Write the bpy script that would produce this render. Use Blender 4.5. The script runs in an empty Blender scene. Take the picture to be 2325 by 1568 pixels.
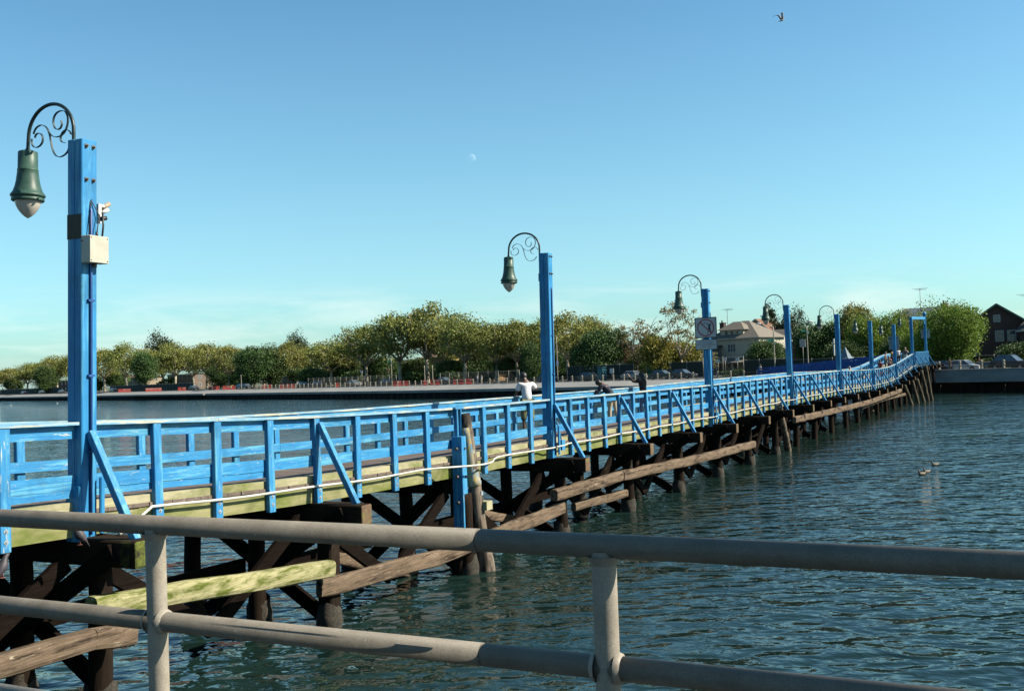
import bpy, bmesh, math, random
import numpy as np
from mathutils import Vector, Matrix, Euler
random.seed(7); rng = np.random.default_rng(11)
PI = math.pi
sc = bpy.context.scene
COL = sc.collection
R = math.radians

# ------------------------------------------------------------------ camera frame
# photo measured on a 2324 x 1568 grid, focal length 2324 grid px (36 mm equivalent)
FW, FH, FL = 2324.0, 1568.0, 2324.0
CAMZ = 4.3
PITCH, ROLL = math.atan(60.6/2324), 0.036
C0 = Vector((0, 0, CAMZ))
_F = Vector((0, math.cos(PITCH), math.sin(PITCH)))
_R0 = Vector((1, 0, 0)); _U0 = Vector((0, -math.sin(PITCH), math.cos(PITCH)))
_R = _R0*math.cos(ROLL) - _U0*math.sin(ROLL)
_U = _U0*math.cos(ROLL) + _R0*math.sin(ROLL)
def ray(px, py):
    return _F + _R*((px-FW/2)/FL) + _U*((FH/2-py)/FL)
def at(px, py, Y):
    d = ray(px, py); return C0 + d*(Y/d.y)
def atz(px, py, z):
    d = ray(px, py); return C0 + d*((z-CAMZ)/d.z)
def proj(p):
    q = Vector(p)-C0; w = q.dot(_F)
    return FW/2+FL*q.dot(_R)/w, FH/2-FL*q.dot(_U)/w

cam_d = bpy.data.cameras.new('camera'); cam = bpy.data.objects.new('camera', cam_d); COL.objects.link(cam)
cam_d.sensor_fit = 'HORIZONTAL'; cam_d.sensor_width = 36; cam_d.lens = 36*FL/FW
cam_d.clip_start = 0.05; cam_d.clip_end = 20000
cam.matrix_world = Matrix(((_R.x, _U.x, -_F.x, 0), (_R.y, _U.y, -_F.y, 0), (_R.z, _U.z, -_F.z, CAMZ), (0, 0, 0, 1)))
sc.camera = cam

# ------------------------------------------------------------------ object helpers
def tag(o, label=None, cat=None, group=None, kind=None):
    if label: o['label'] = label
    if cat: o['category'] = cat
    if group: o['group'] = group
    if kind: o['kind'] = kind
    return o
def empty(name, loc=(0, 0, 0), rz=0, label=None, cat=None, group=None, rot=None):
    o = bpy.data.objects.new(name, None); COL.objects.link(o)
    o.empty_display_size = 0.2
    o.location = loc
    o.rotation_euler = rot if rot else (0, 0, rz)
    return tag(o, label, cat, group)
def link(name, me, parent=None, loc=None, rot=None):
    o = bpy.data.objects.new(name, me); COL.objects.link(o)
    if parent: o.parent = parent
    if loc is not None: o.location = loc
    if rot is not None: o.rotation_euler = rot
    return o
def copy_tree(o, parent=None):
    c = o.copy(); COL.objects.link(c); c.parent = parent
    for ch in list(o.children): copy_tree(ch, c)
    return c

class MB:
    """collects shapes into one mesh"""
    def __init__(s): s.v = []; s.f = []; s.sm = []; s.mi = []; s.cur = 0
    def add(s, vs, fs, smooth=False):
        b = len(s.v); s.v += [tuple(p) for p in vs]
        for f in fs:
            s.f.append(tuple(b+i for i in f)); s.sm.append(smooth); s.mi.append(s.cur)
    def box(s, c, size, M=None, ch=0):
        x, y, z = size[0]/2, size[1]/2, size[2]/2
        p = [(-x,-y,-z),(x,-y,-z),(x,y,-z),(-x,y,-z),(-x,-y,z),(x,-y,z),(x,y,z),(-x,y,z)]
        c = Vector(c)
        p = [(M @ Vector(q) if M else Vector(q))+c for q in p]
        s.add(p, [(0,3,2,1),(4,5,6,7),(0,1,5,4),(1,2,6,5),(2,3,7,6),(3,0,4,7)])
        return s
    def beam(s, p0, p1, w, h, up=(0, 0, 1), ch=0.012, jit=0.0):
        """bevelled square timber from p0 to p1; w across, h along up"""
        p0 = Vector(p0); p1 = Vector(p1); d = (p1-p0)
        L = d.length; d.normalize()
        u = Vector(up); a = d.cross(u)
        if a.length < 1e-4: a = d.cross(Vector((1, 0, 0)))
        a.normalize(); u = a.cross(d)
        c = min(ch, w*0.3, h*0.3)
        def ring(p, k):
            x, y = w/2, h/2
            o = [(-x+c,-y),(x-c,-y),(x,-y+c),(x,y-c),(x-c,y),(-x+c,y),(-x,y-c),(-x,-y+c)]
            return [p + a*(q[0]*k) + u*(q[1]*k) for q in o]
        kk = 1-2*c/max(w, h)
        rings = [ring(p0, kk), ring(p0+d*c*0.7, 1), ring(p1-d*c*0.7, 1), ring(p1, kk)]
        vs = [q for r in rings for q in r]; fs = []
        for i in range(3):
            for j in range(8):
                k = (j+1) % 8
                fs.append((i*8+j, i*8+k, i*8+8+k, i*8+8+j))
        fs.append(tuple(range(7, -1, -1))); fs.append(tuple(range(24, 32)))
        s.add(vs, fs); return s
    def tube(s, pts, r, n=10, cap=True, smooth=True, closed=False):
        pts = [Vector(p) for p in pts]; m = len(pts)
        rr = r if hasattr(r, '__len__') else [r]*m
        prev = None; vs = []
        for i, p in enumerate(pts):
            a = pts[max(i-1, 0)]; b = pts[min(i+1, m-1)]
            d = (b-a).normalized()
            if prev is None:
                x = d.orthogonal().normalized()
            else:
                x = (prev - d*prev.dot(d))
                x = x.normalized() if x.length > 1e-6 else d.orthogonal().normalized()
            prev = x; y = d.cross(x)
            for k in range(n):
                t = 2*PI*k/n
                vs.append(p + (x*math.cos(t)+y*math.sin(t))*rr[i])
        fs = []
        for i in range(m-1):
            for k in range(n):
                k2 = (k+1) % n
                fs.append((i*n+k, i*n+k2, i*n+n+k2, i*n+n+k))
        s.add(vs, fs, smooth)
        if cap:
            b = len(s.v)-m*n
            s.f.append(tuple(b+i for i in range(n-1, -1, -1))); s.sm.append(False); s.mi.append(s.cur)
            s.f.append(tuple(b+(m-1)*n+i for i in range(n))); s.sm.append(False); s.mi.append(s.cur)
        return s
    def lathe(s, prof, n=24, c=(0, 0, 0), smooth=True, M=None):
        c = Vector(c); vs = []
        for (r, z) in prof:
            for k in range(n):
                t = 2*PI*k/n
                q = Vector((r*math.cos(t), r*math.sin(t), z))
                vs.append((M @ q if M else q)+c)
        fs = []
        for i in range(len(prof)-1):
            for k in range(n):
                k2 = (k+1) % n
                fs.append((i*n+k, i*n+k2, i*n+n+k2, i*n+n+k))
        s.add(vs, fs, smooth); return s
    def ball(s, c, r, n=12, m=8, M=None):
        r = Vector(r) if hasattr(r, '__len__') else Vector((r, r, r))
        c = Vector(c); vs = []; fs = []
        for i in range(m+1):
            ph = PI*i/m
            for k in range(n):
                t = 2*PI*k/n
                q = Vector((r.x*math.sin(ph)*math.cos(t), r.y*math.sin(ph)*math.sin(t), -r.z*math.cos(ph)))
                vs.append((M @ q if M else q)+c)
        for i in range(m):
            for k in range(n):
                k2 = (k+1) % n
                fs.append((i*n+k, i*n+k2, i*n+n+k2, i*n+n+k))
        s.add(vs, fs, True); return s
    def prism(s, prof, p0, ax, ay, az, depth):
        """2-D outline prof (list of (a,b)) in plane ax,ay extruded along az by depth"""
        p0 = Vector(p0); ax = Vector(ax); ay = Vector(ay); az = Vector(az); n = len(prof)
        vs = [p0+ax*a+ay*b for a, b in prof]+[p0+ax*a+ay*b+az*depth for a, b in prof]
        fs = [tuple(range(n-1, -1, -1)), tuple(range(n, 2*n))]
        for i in range(n):
            j = (i+1) % n; fs.append((i, j, n+j, n+i))
        s.add(vs, fs); return s
    def mesh(s, name, mats):
        me = bpy.data.meshes.new(name)
        me.from_pydata(s.v, [], s.f)
        mats = mats if isinstance(mats, (list, tuple)) else [mats]
        for m in mats: me.materials.append(m)
        me.polygons.foreach_set('use_smooth', s.sm)
        me.polygons.foreach_set('material_index', s.mi)
        bm = bmesh.new(); bm.from_mesh(me); bmesh.ops.recalc_face_normals(bm, faces=bm.faces); bm.to_mesh(me); bm.free()
        me.update(); return me
    def build(s, name, mats, parent=None, loc=None, rot=None):
        return link(name, s.mesh(name, mats), parent, loc, rot)

# ------------------------------------------------------------------ materials
MATS = {}
def nt(name):
    m = bpy.data.materials.new(name); m.use_nodes = True
    t = m.node_tree; t.nodes.clear()
    out = t.nodes.new('ShaderNodeOutputMaterial'); b = t.nodes.new('ShaderNodeBsdfPrincipled')
    t.links.new(b.outputs[0], out.inputs[0]); MATS[name] = m
    return m, t, b, out
def setspec(b, v):
    if 'Specular IOR Level' in b.inputs: b.inputs['Specular IOR Level'].default_value = v
def ramp(t, fac, stops, interp='LINEAR'):
    r = t.nodes.new('ShaderNodeValToRGB'); r.color_ramp.interpolation = interp
    e = r.color_ramp.elements
    while len(e) < len(stops): e.new(0.5)
    for el, (p, c) in zip(e, stops): el.position = p; el.color = (c[0], c[1], c[2], 1)
    t.links.new(fac, r.inputs[0]); return r.outputs[0]
def coord(t, scale=(1, 1, 1), src='Object', rand=True, rot=None):
    tc = t.nodes.new('ShaderNodeTexCoord')
    mp = t.nodes.new('ShaderNodeMapping'); mp.inputs['Scale'].default_value = scale
    if rot: mp.inputs['Rotation'].default_value = rot
    if src == 'World':
        g = t.nodes.new('ShaderNodeNewGeometry'); o = g.outputs['Position']
    else: o = tc.outputs[src]
    if rand:
        oi = t.nodes.new('ShaderNodeObjectInfo'); k = t.nodes.new('ShaderNodeMath'); k.operation = 'MULTIPLY'; k.inputs[1].default_value = 57.0
        t.links.new(oi.outputs['Random'], k.inputs[0])
        a = t.nodes.new('ShaderNodeVectorMath'); a.operation = 'ADD'
        t.links.new(o, a.inputs[0]); t.links.new(k.outputs[0], a.inputs[1]); o = a.outputs[0]
    t.links.new(o, mp.inputs[0]); return mp.outputs[0]
def noise(t, vec, scale=5, detail=4, rough=0.55, dist=0):
    n = t.nodes.new('ShaderNodeTexNoise'); n.inputs['Scale'].default_value = scale
    n.inputs['Detail'].default_value = detail; n.inputs['Roughness'].default_value = rough; n.inputs['Distortion'].default_value = dist
    t.links.new(vec, n.inputs['Vector']); return n.outputs['Fac']
def mixc(t, fac, a, b, mode='MIX'):
    m = t.nodes.new('ShaderNodeMix'); m.data_type = 'RGBA'; m.blend_type = mode
    if isinstance(fac, (int, float)): m.inputs[0].default_value = fac
    else: t.links.new(fac, m.inputs[0])
    for i, x in ((6, a), (7, b)):
        if isinstance(x, tuple): m.inputs[i].default_value = (*x, 1)
        else: t.links.new(x, m.inputs[i])
    return m.outputs[2]
def bump(t, b, h, strength=0.3, dist=0.01):
    n = t.nodes.new('ShaderNodeBump'); n.inputs['Strength'].default_value = strength; n.inputs['Distance'].default_value = dist
    t.links.new(h, n.inputs['Height']); t.links.new(n.outputs[0], b.inputs['Normal'])
ALB = 0.54   # albedo trim for the exposure used
def dim(c): return tuple(x*ALB for x in c)
def simple(name, c1, c2=None, scale=8, rough=0.6, metal=0, src='Object', stretch=(1, 1, 1), bmp=0.0, rand=True, spec=0.4, lo=0.35, hi=0.65, detail=5):
    m, t, b, o = nt(name)
    c2 = c2 or tuple(x*0.75 for x in c1); c1, c2 = dim(c1), dim(c2)
    n = noise(t, coord(t, stretch, src, rand), scale, detail)
    t.links.new(ramp(t, n, [(lo, c1), (hi, c2)]), b.inputs['Base Color'])
    b.inputs['Roughness'].default_value = rough; b.inputs['Metallic'].default_value = metal; setspec(b, spec)
    if bmp: bump(t, b, n, bmp)
    return m
def wood(name, c1, c2, patch=None, pthr=(0.55, 0.62), stretch=(0.35, 6, 6), rough=0.8, pstretch=None, pscale=1.6, bmp=0.35, grainscale=5, spec=0.25, patch2=None, p2thr=(.62, .66)):
    """timber: long grain streaks plus patches of another colour"""
    m, t, b, o = nt(name)
    c1, c2, patch = dim(c1), dim(c2), dim(patch) if patch else None
    v = coord(t, stretch)
    g = noise(t, v, grainscale, 6, 0.65, 0.4)
    col = ramp(t, g, [(0.3, c1), (0.7, c2)])
    if patch:
        p = noise(t, coord(t, pstretch or (stretch[0]*0.9+0.3, stretch[1]*0.5, stretch[2]*0.5)), pscale, 6, 0.7, 0.3)
        col = mixc(t, ramp(t, p, [(pthr[0], (0, 0, 0)), (pthr[1], (1, 1, 1))]), col, patch)
    if patch2:
        p2 = noise(t, coord(t, (stretch[0]*3.2, stretch[1]*1.6, stretch[2]*1.6) if stretch[0] < 1 else ((stretch[0]*1.6, stretch[1]*1.6, stretch[2]*3.2))), 3.1, 7, 0.78, 0.8)
        col = mixc(t, ramp(t, p2, [(p2thr[0], (0, 0, 0)), (p2thr[1], (1, 1, 1))]), col, dim(patch2))
    gr = noise(t, coord(t, (.9, .9, .9)), 1.3, 6, .7, .5)
    col = mixc(t, 1.0, col, ramp(t, gr, [(.30, (.66, .66, .62)), (.50, (1, 1, 1)), (.75, (1.12, 1.1, 1.06))]), 'MULTIPLY')
    t.links.new(col, b.inputs['Base Color'])
    b.inputs['Roughness'].default_value = rough; setspec(b, spec)
    bump(t, b, g, bmp, 0.006)
    return m
X6 = (0.35, 6, 6); Z6 = (6, 6, 0.35); Y6 = (6, 0.35, 6)
BLUE1, BLUE2 = (0.016, 0.190, 0.475), (0.040, 0.295, 0.60)
WORN = (0.11, 0.40, 0.60)
BARE = (0.62, 0.60, 0.48)
blue_h = wood('blue_paint_boards', BLUE1, BLUE2, WORN, (0.50, 0.62), X6, 0.6, pstretch=(0.5, 4, 7), pscale=1.7, bmp=0.3, patch2=BARE, p2thr=(.605, .63))
blue_v = wood('blue_paint_posts', BLUE1, BLUE2, WORN, (0.50, 0.64), Z6, 0.6, pstretch=(6, 6, 0.7), pscale=1.7, bmp=0.3, patch2=BARE, p2thr=(.612, .635))
blue_cap = wood('blue_paint_cap', (0.12, 0.34, 0.58), (0.28, 0.50, 0.64), (0.58, 0.57, 0.46), (0.46, 0.58), X6, 0.65, pstretch=(0.5, 6, 6), pscale=1.9, bmp=0.35, patch2=(.10, .30, .60), p2thr=(.60, .64))
blue_pole = wood('blue_paint_pole', (0.018, 0.205, 0.50), (0.038, 0.295, 0.61), (0.14, 0.47, 0.67), (0.50, 0.66), Z6, 0.5, pstretch=(5, 5, 0.35), pscale=1.4, bmp=0.2, patch2=(.015, .10, .33), p2thr=(.66, .68))
stringer_m = wood('algae_stained_timber', (0.37, 0.345, 0.19), (0.25, 0.245, 0.105), (0.13, 0.165, 0.028), (0.41, 0.60), X6, 0.85, pstretch=(0.5, 1.2, 1.6), pscale=1.1, bmp=0.3)
curb_m = wood('cream_timber', (0.50, 0.46, 0.31), (0.33, 0.31, 0.19), (0.18, 0.20, 0.06), (0.46, 0.66), X6, 0.85, pstretch=(0.5, 1.2, 1.6), pscale=1.1, bmp=0.3)
deck_m = wood('deck_planks', (0.20, 0.155, 0.135), (0.13, 0.10, 0.09), (0.28, 0.23, 0.2), (0.55, 0.7), (9, 0.5, 6), 0.85)
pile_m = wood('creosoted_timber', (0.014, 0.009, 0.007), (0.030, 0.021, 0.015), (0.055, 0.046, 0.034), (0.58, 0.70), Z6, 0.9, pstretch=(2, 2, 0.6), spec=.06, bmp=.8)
brace_m = wood('shaded_brace', (0.006, 0.004, 0.003), (0.016, 0.011, 0.009), (0.03, 0.024, 0.018), (0.6, 0.72), X6, 0.95, spec=.04)  # shade under the deck put into a near-black brace colour
moss_m = wood('mossy_end_grain', (0.16, 0.19, 0.03), (0.05, 0.06, 0.015), (0.02, 0.017, 0.012), (0.5, 0.6), (3, 3, 3), 0.95, pscale=2.5, pstretch=(2, 2, 2))
endg_m = wood('cut_end_grain', (0.20, 0.13, 0.08), (0.11, 0.07, 0.045), (0.16, 0.17, 0.05), (0.55, 0.65), (3, 3, 3), 0.95, pscale=2.5, pstretch=(2, 2, 2))
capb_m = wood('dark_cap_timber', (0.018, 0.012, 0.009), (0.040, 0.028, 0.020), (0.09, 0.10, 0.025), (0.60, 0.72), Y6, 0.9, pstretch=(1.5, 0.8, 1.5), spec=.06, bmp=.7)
waler_m = wood('weathered_brown_timber', (0.105, 0.072, 0.05), (0.235, 0.175, 0.125), (0.035, 0.024, 0.018), (0.50, 0.64), (0.3, 7, 7), 0.9, pstretch=(0.5, 3.0, 4.5), bmp=0.9, pscale=2.2, spec=.1, patch2=(.42, .36, .28), p2thr=(.60, .64))
waler_g = wood('mossy_timber', (0.50, 0.46, 0.28), (0.27, 0.26, 0.12), (0.10, 0.125, 0.02), (0.44, 0.60), (0.3, 7, 7), 0.9, pstretch=(0.7, 2.6, 3.2), bmp=1.0, pscale=2.3, spec=.1, patch2=(.05, .045, .02), p2thr=(.60, .63))
pale_pile = wood('bleached_pile', (0.30, 0.245, 0.19), (0.13, 0.095, 0.07), (0.035, 0.026, 0.02), (0.46, 0.56), (6, 6, 0.35), 0.85, pstretch=(3, 3, 0.6))
farpile_m = wood('greenish_pile', (0.13, 0.105, 0.06), (0.06, 0.05, 0.03), (0.022, 0.018, 0.014), (0.46, 0.58), (5, 5, 0.4), 0.85, pstretch=(3, 3, 0.6))
lamp_green = simple('dark_green_enamel', (0.034, 0.082, 0.066), (0.055, 0.12, 0.095), 9, 0.45, 0, bmp=0.05, spec=.25)
iron_m = simple('black_green_iron', (0.018, 0.035, 0.036), (0.03, 0.05, 0.05), 20, 0.4, 0.3)
rust_m = simple('dull_bolt_steel', (0.22, 0.21, 0.19), (0.12, 0.08, 0.05), 14, 0.55, 0.6)
galv_m = simple('zinc_washer', (0.5, 0.55, 0.58), (0.3, 0.36, 0.42), 14, 0.5, 0.3)
white_pvc = simple('white_conduit_pvc', (0.70, 0.68, 0.62), (0.55, 0.53, 0.47), 3, 0.5)
blue_conduit = simple('blue_conduit', (0.012, 0.07, 0.27), (0.02, 0.1, 0.34), 5, 0.45)
box_m = simple('beige_box_paint', (0.56, 0.54, 0.46), (0.47, 0.45, 0.38), 6, 0.5, bmp=0.05)
tape_m = simple('brown_patch', (0.06, 0.05, 0.03), (0.045, 0.04, 0.025), 9, 0.7)
cable_m = simple('black_cable', (0.02, 0.02, 0.025), None, 9, 0.5)
white_m = simple('white_plastic', (0.7, 0.7, 0.68), (0.6, 0.6, 0.58), 6, 0.45)
concrete = simple('pale_concrete', (0.36, 0.36, 0.34), (0.26, 0.26, 0.25), 0.7, 0.9, src='World', rand=False, bmp=0.1)
concrete_d = simple('stained_concrete', (0.36, 0.37, 0.36), (0.24, 0.245, 0.25), 0.35, 0.9, src='World', rand=False, stretch=(1, 1, 2.2), bmp=0.1)
apron_m = simple('apron_concrete', (0.31, 0.31, 0.30), (0.22, 0.225, 0.225), 0.25, 0.9, src='World', rand=False)
postc = simple('cream_post_concrete', (0.42, 0.38, 0.29), (0.30, 0.27, 0.21), 4, 0.85)
sheet_m = simple('tarred_sheet_steel', (0.016, 0.016, 0.019), (0.035, 0.03, 0.028), 0.6, 0.8, src='World', rand=False, stretch=(1, 1, 0.3), spec=.1)
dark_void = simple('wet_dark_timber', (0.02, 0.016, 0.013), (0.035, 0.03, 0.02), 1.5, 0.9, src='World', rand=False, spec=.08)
asphalt = simple('asphalt', (0.055, 0.055, 0.055), (0.04, 0.04, 0.042), 1.2, 0.9, src='World', rand=False)
ground_m = simple('verge_ground', (0.13, 0.12, 0.08), (0.08, 0.09, 0.045), 0.3, 0.95, src='World', rand=False)
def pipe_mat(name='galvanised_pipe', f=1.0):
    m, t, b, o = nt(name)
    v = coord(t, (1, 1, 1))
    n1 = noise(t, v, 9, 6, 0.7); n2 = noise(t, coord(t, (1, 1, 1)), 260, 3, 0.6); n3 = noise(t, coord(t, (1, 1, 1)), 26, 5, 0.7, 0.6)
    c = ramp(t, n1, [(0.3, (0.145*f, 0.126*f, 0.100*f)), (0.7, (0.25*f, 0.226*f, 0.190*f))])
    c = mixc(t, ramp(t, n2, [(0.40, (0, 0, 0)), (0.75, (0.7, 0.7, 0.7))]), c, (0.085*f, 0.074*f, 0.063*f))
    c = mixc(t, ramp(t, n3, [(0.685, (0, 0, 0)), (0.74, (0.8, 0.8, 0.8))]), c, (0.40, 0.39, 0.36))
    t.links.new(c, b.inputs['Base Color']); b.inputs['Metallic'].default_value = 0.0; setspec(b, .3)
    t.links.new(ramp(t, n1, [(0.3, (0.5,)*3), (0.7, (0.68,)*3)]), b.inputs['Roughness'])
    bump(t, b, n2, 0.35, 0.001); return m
pipe_m = pipe_mat(); pipe_r = pipe_mat('darker_pipe_rail', .58)  # rail copy of the pipe colours, scaled darker than the posts
def globe_mat():
    m, t, b, o = nt('frosted_globe')
    n = noise(t, coord(t, (1, 1, 0.6)), 6, 3)
    t.links.new(ramp(t, n, [(0.3, (0.38, 0.35, 0.30)), (0.7, (0.30, 0.28, 0.25))]), b.inputs['Base Color'])
    b.inputs['Roughness'].default_value = 0.18; b.inputs['Subsurface Weight'].default_value = 0.3
    b.inputs['Subsurface Radius'].default_value = (0.05, 0.05, 0.05); return m
globe_m = globe_mat()
def glass(name='window_glass', c=(0.03, 0.04, 0.05)):
    m, t, b, o = nt(name); b.inputs['Base Color'].default_value = (*c, 1); b.inputs['Roughness'].default_value = 0.08; setspec(b, 0.6)
    n = noise(t, coord(t), 3); t.links.new(ramp(t, n, [(0.3, c), (0.7, tuple(x*1.8 for x in c))]), b.inputs['Base Color'])
    return m
glass_m = glass()
def leafmat(name, cols, trans=0.25):
    m, t, b, o = nt(name)
    g = t.nodes.new('ShaderNodeNewGeometry')
    oi = t.nodes.new('ShaderNodeObjectInfo')
    st = [(i/(len(cols)-1), tuple(x*.62 for x in c)) for i, c in enumerate(cols)]
    c = ramp(t, g.outputs['Random Per Island'], st)
    n = noise(t, coord(t, (1, 1, 1), 'Object', True), 0.28, 2)
    hsv = t.nodes.new('ShaderNodeHueSaturation')
    k = t.nodes.new('ShaderNodeMapRange'); k.inputs[1].default_value = 0.3; k.inputs[2].default_value = 0.7; k.inputs[3].default_value = 0.72; k.inputs[4].default_value = 1.25
    t.links.new(n, k.inputs[0]); t.links.new(k.outputs[0], hsv.inputs['Value'])
    h = t.nodes.new('ShaderNodeMapRange'); h.inputs[3].default_value = 0.485; h.inputs[4].default_value = 0.515
    t.links.new(oi.outputs['Random'], h.inputs[0]); t.links.new(h.outputs[0], hsv.inputs['Hue'])
    t.links.new(c, hsv.inputs['Color'])
    b.inputs['Roughness'].default_value = 0.6; setspec(b, 0.25)
    t.links.new(hsv.outputs[0], b.inputs['Base Color'])
    tr = t.nodes.new('ShaderNodeBsdfTranslucent'); t.links.new(hsv.outputs[0], tr.inputs[0])
    mx = t.nodes.new('ShaderNodeMixShader'); mx.inputs[0].default_value = trans
    t.links.new(b.outputs[0], mx.inputs[1]); t.links.new(tr.outputs[0], mx.inputs[2]); t.links.new(mx.outputs[0], o.inputs[0])
    return m
leaf_olive = leafmat('olive_plane_leaves', [(0.125, 0.155, 0.028), (0.225, 0.245, 0.048), (0.31, 0.315, 0.085), (0.175, 0.205, 0.038)])
leaf_grey = leafmat('thin_greyish_leaves', [(0.14, 0.13, 0.05), (0.30, 0.26, 0.11), (0.2, 0.185, 0.07)])
leaf_dark = leafmat('dark_green_leaves', [(0.024, 0.055, 0.014), (0.055, 0.11, 0.024), (0.10, 0.17, 0.036)], 0.15)
leaf_bright = leafmat('bright_green_leaves', [(0.08, 0.15, 0.016), (0.16, 0.26, 0.028), (0.27, 0.36, 0.05)], 0.3)
leaf_yellow = leafmat('yellow_green_leaves', [(0.15, 0.165, 0.02), (0.26, 0.26, 0.035), (0.33, 0.28, 0.05)], 0.3)
leaf_pine = leafmat('pine_needles', [(0.018, 0.035, 0.014), (0.035, 0.06, 0.022), (0.06, 0.085, 0.035)], 0.1)
leaf_red = leafmat('red_leaves', [(0.16, 0.035, 0.03), (0.25, 0.06, 0.045), (0.12, 0.04, 0.025)], 0.25)
bark_pale = simple('mottled_pale_bark', (0.62, 0.55, 0.42), (0.24, 0.20, 0.14), 1.6, 0.9, detail=6)
bark_dark = simple('dark_bark', (0.10, 0.075, 0.055), (0.055, 0.042, 0.03), 3, 0.9)
# ================================================================== FOOTBRIDGE
# bridge frame: local x runs along the bridge from the first lamp post, local -y is the near (sunny) side
S = 14.63
TAN = 1190/2324.0
D = S*math.cos(math.atan(TAN))
def pole_xy(k):
    Y = D*(k+1.05); return Vector((-0.98*D + TAN*Y, Y, 0))
BO = pole_xy(0)
BYAW = math.atan2(1.0, TAN)
TV = Vector((math.cos(BYAW), math.sin(BYAW), 0)); NV = Vector((TV.y, -TV.x, 0))
def bw(u, v, z): return BO + TV*u + NV*v + Vector((0, 0, z))
def u_for_px(px, v, z=3.0):
    lo, hi = -5.0, 130.0
    for _ in range(50):
        m = (lo+hi)/2
        if proj(bw(m, v, z))[0] < px: lo = m
        else: hi = m
    return m
ZK = [(-1.2, 4.02), (-0.5, 3.95), (-0.08, 3.885), (0, 3.85), (.325, 3.66), (.67, 3.575), (1, 3.57), (1.5, 3.555), (2, 3.545), (2.5, 3.59), (3, 3.63), (4, 3.65), (4.6, 3.56), (5, 3.53), (5.4, 3.55), (5.75, 3.64), (6, 3.80), (6.3, 4.05), (6.7, 4.44), (7, 4.72), (7.3, 4.84), (8, 4.9), (8.5, 4.9)]
_zu = np.array([a*S for a, b in ZK]); _zz = np.array([b for a, b in ZK])
_fu = np.linspace(_zu[0], _zu[-1], 800); _fz = np.interp(_fu, _zu, _zz)
_ker = np.hanning(23); _ker /= _ker.sum(); _fp = np.pad(_fz, 11, mode='edge'); _fz = np.convolve(_fp, _ker, 'valid')
def zc(u): return float(np.interp(u, _fu, _fz))
PW = 1.2192
bridge = empty('footbridge', BO, BYAW, 'long blue-railed timber footbridge on dark piles, crossing the water to the far shore', 'footbridge')
U0, U1 = -6*PW, 8*S+1.5
YF = 2.85
def loft(mb, u0, u1, ya, yb, za, zb, step=PW/2, jit=0.0):
    n = max(1, int(round((u1-u0)/step))); vs = []; fs = []
    jy = random.uniform(-jit, jit); jz = random.uniform(-jit, jit)
    for i in range(n+1):
        u = u0+(u1-u0)*i/n; z = zc(u)
        vs += [(u, ya+jy, z+za+jz), (u, yb+jy, z+za+jz), (u, yb+jy, z+zb+jz), (u, ya+jy, z+zb+jz)]
    for i in range(n):
        a = i*4
        for j in range(4):
            k = (j+1) % 4; fs.append((a+j, a+k, a+4+k, a+4+j))
    fs += [(0, 3, 2, 1), (n*4, n*4+1, n*4+2, n*4+3)]
    mb.add(vs, fs)
def boards(mb, ya, yb, za, zb, cuts, length=3*PW, jit=0.006, gap=0.004, start=U0, end=U1):
    edges = [start]; u = start
    marks = sorted(cuts)
    pts = []
    x = start
    while x < end-0.01:
        nx = min(x+length, end)
        pts.append((x, nx)); x = nx
    for a, b in pts:
        segs = [(a+gap/2, b-gap/2)]
        for c in marks:
            ns = []
            for s0, s1 in segs:
                if s0 < c-0.13 < s1 or s0 < c+0.13 < s1 or (c-0.13 <= s0 and s1 <= c+0.13):
                    if c-0.13-s0 > 0.03: ns.append((s0, c-0.13))
                    if s1-(c+0.13) > 0.03: ns.append((c+0.13, s1))
                else: ns.append((s0, s1))
            segs = ns
        for s0, s1 in segs: loft(mb, s0, s1, ya, yb, za, zb, jit=jit)
POLE_U = [k*S for k in range(9)]
# deck of cross planks
mb = MB(); u = U0
while u < U1:
    sl = math.atan((zc(u+.1)-zc(u-.1))/.2)
    mb.box((u+.07, YF/2-0.0, zc(u+.07)-1.195+random.uniform(-.003, .003)), (.139, YF+0.05+random.uniform(-.02, .02), .05), Matrix.Rotation(-sl, 3, 'Y'))
    u += .145
mb.build('deck', deck_m, bridge)
for y0, y1, nm in ((0.0, 0.16, 'near'), (YF-0.16, YF, 'far')):
    mb = MB(); boards(mb, y0, y1, -1.17, -1.05, [], 4*PW, 0.008)
    mb.build('curb', curb_m, bridge)
    mb = MB(); boards(mb, y0+.004, y1-.01, -1.515, -1.222, [], 4*PW, 0.006)
    mb.build('stringer', stringer_m, bridge)
for y in (0.95, 1.9):
    mb = MB(); loft(mb, U0, U1, y-.09, y+.09, -1.515, -1.222); mb.build('stringer', pile_m, bridge)
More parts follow.
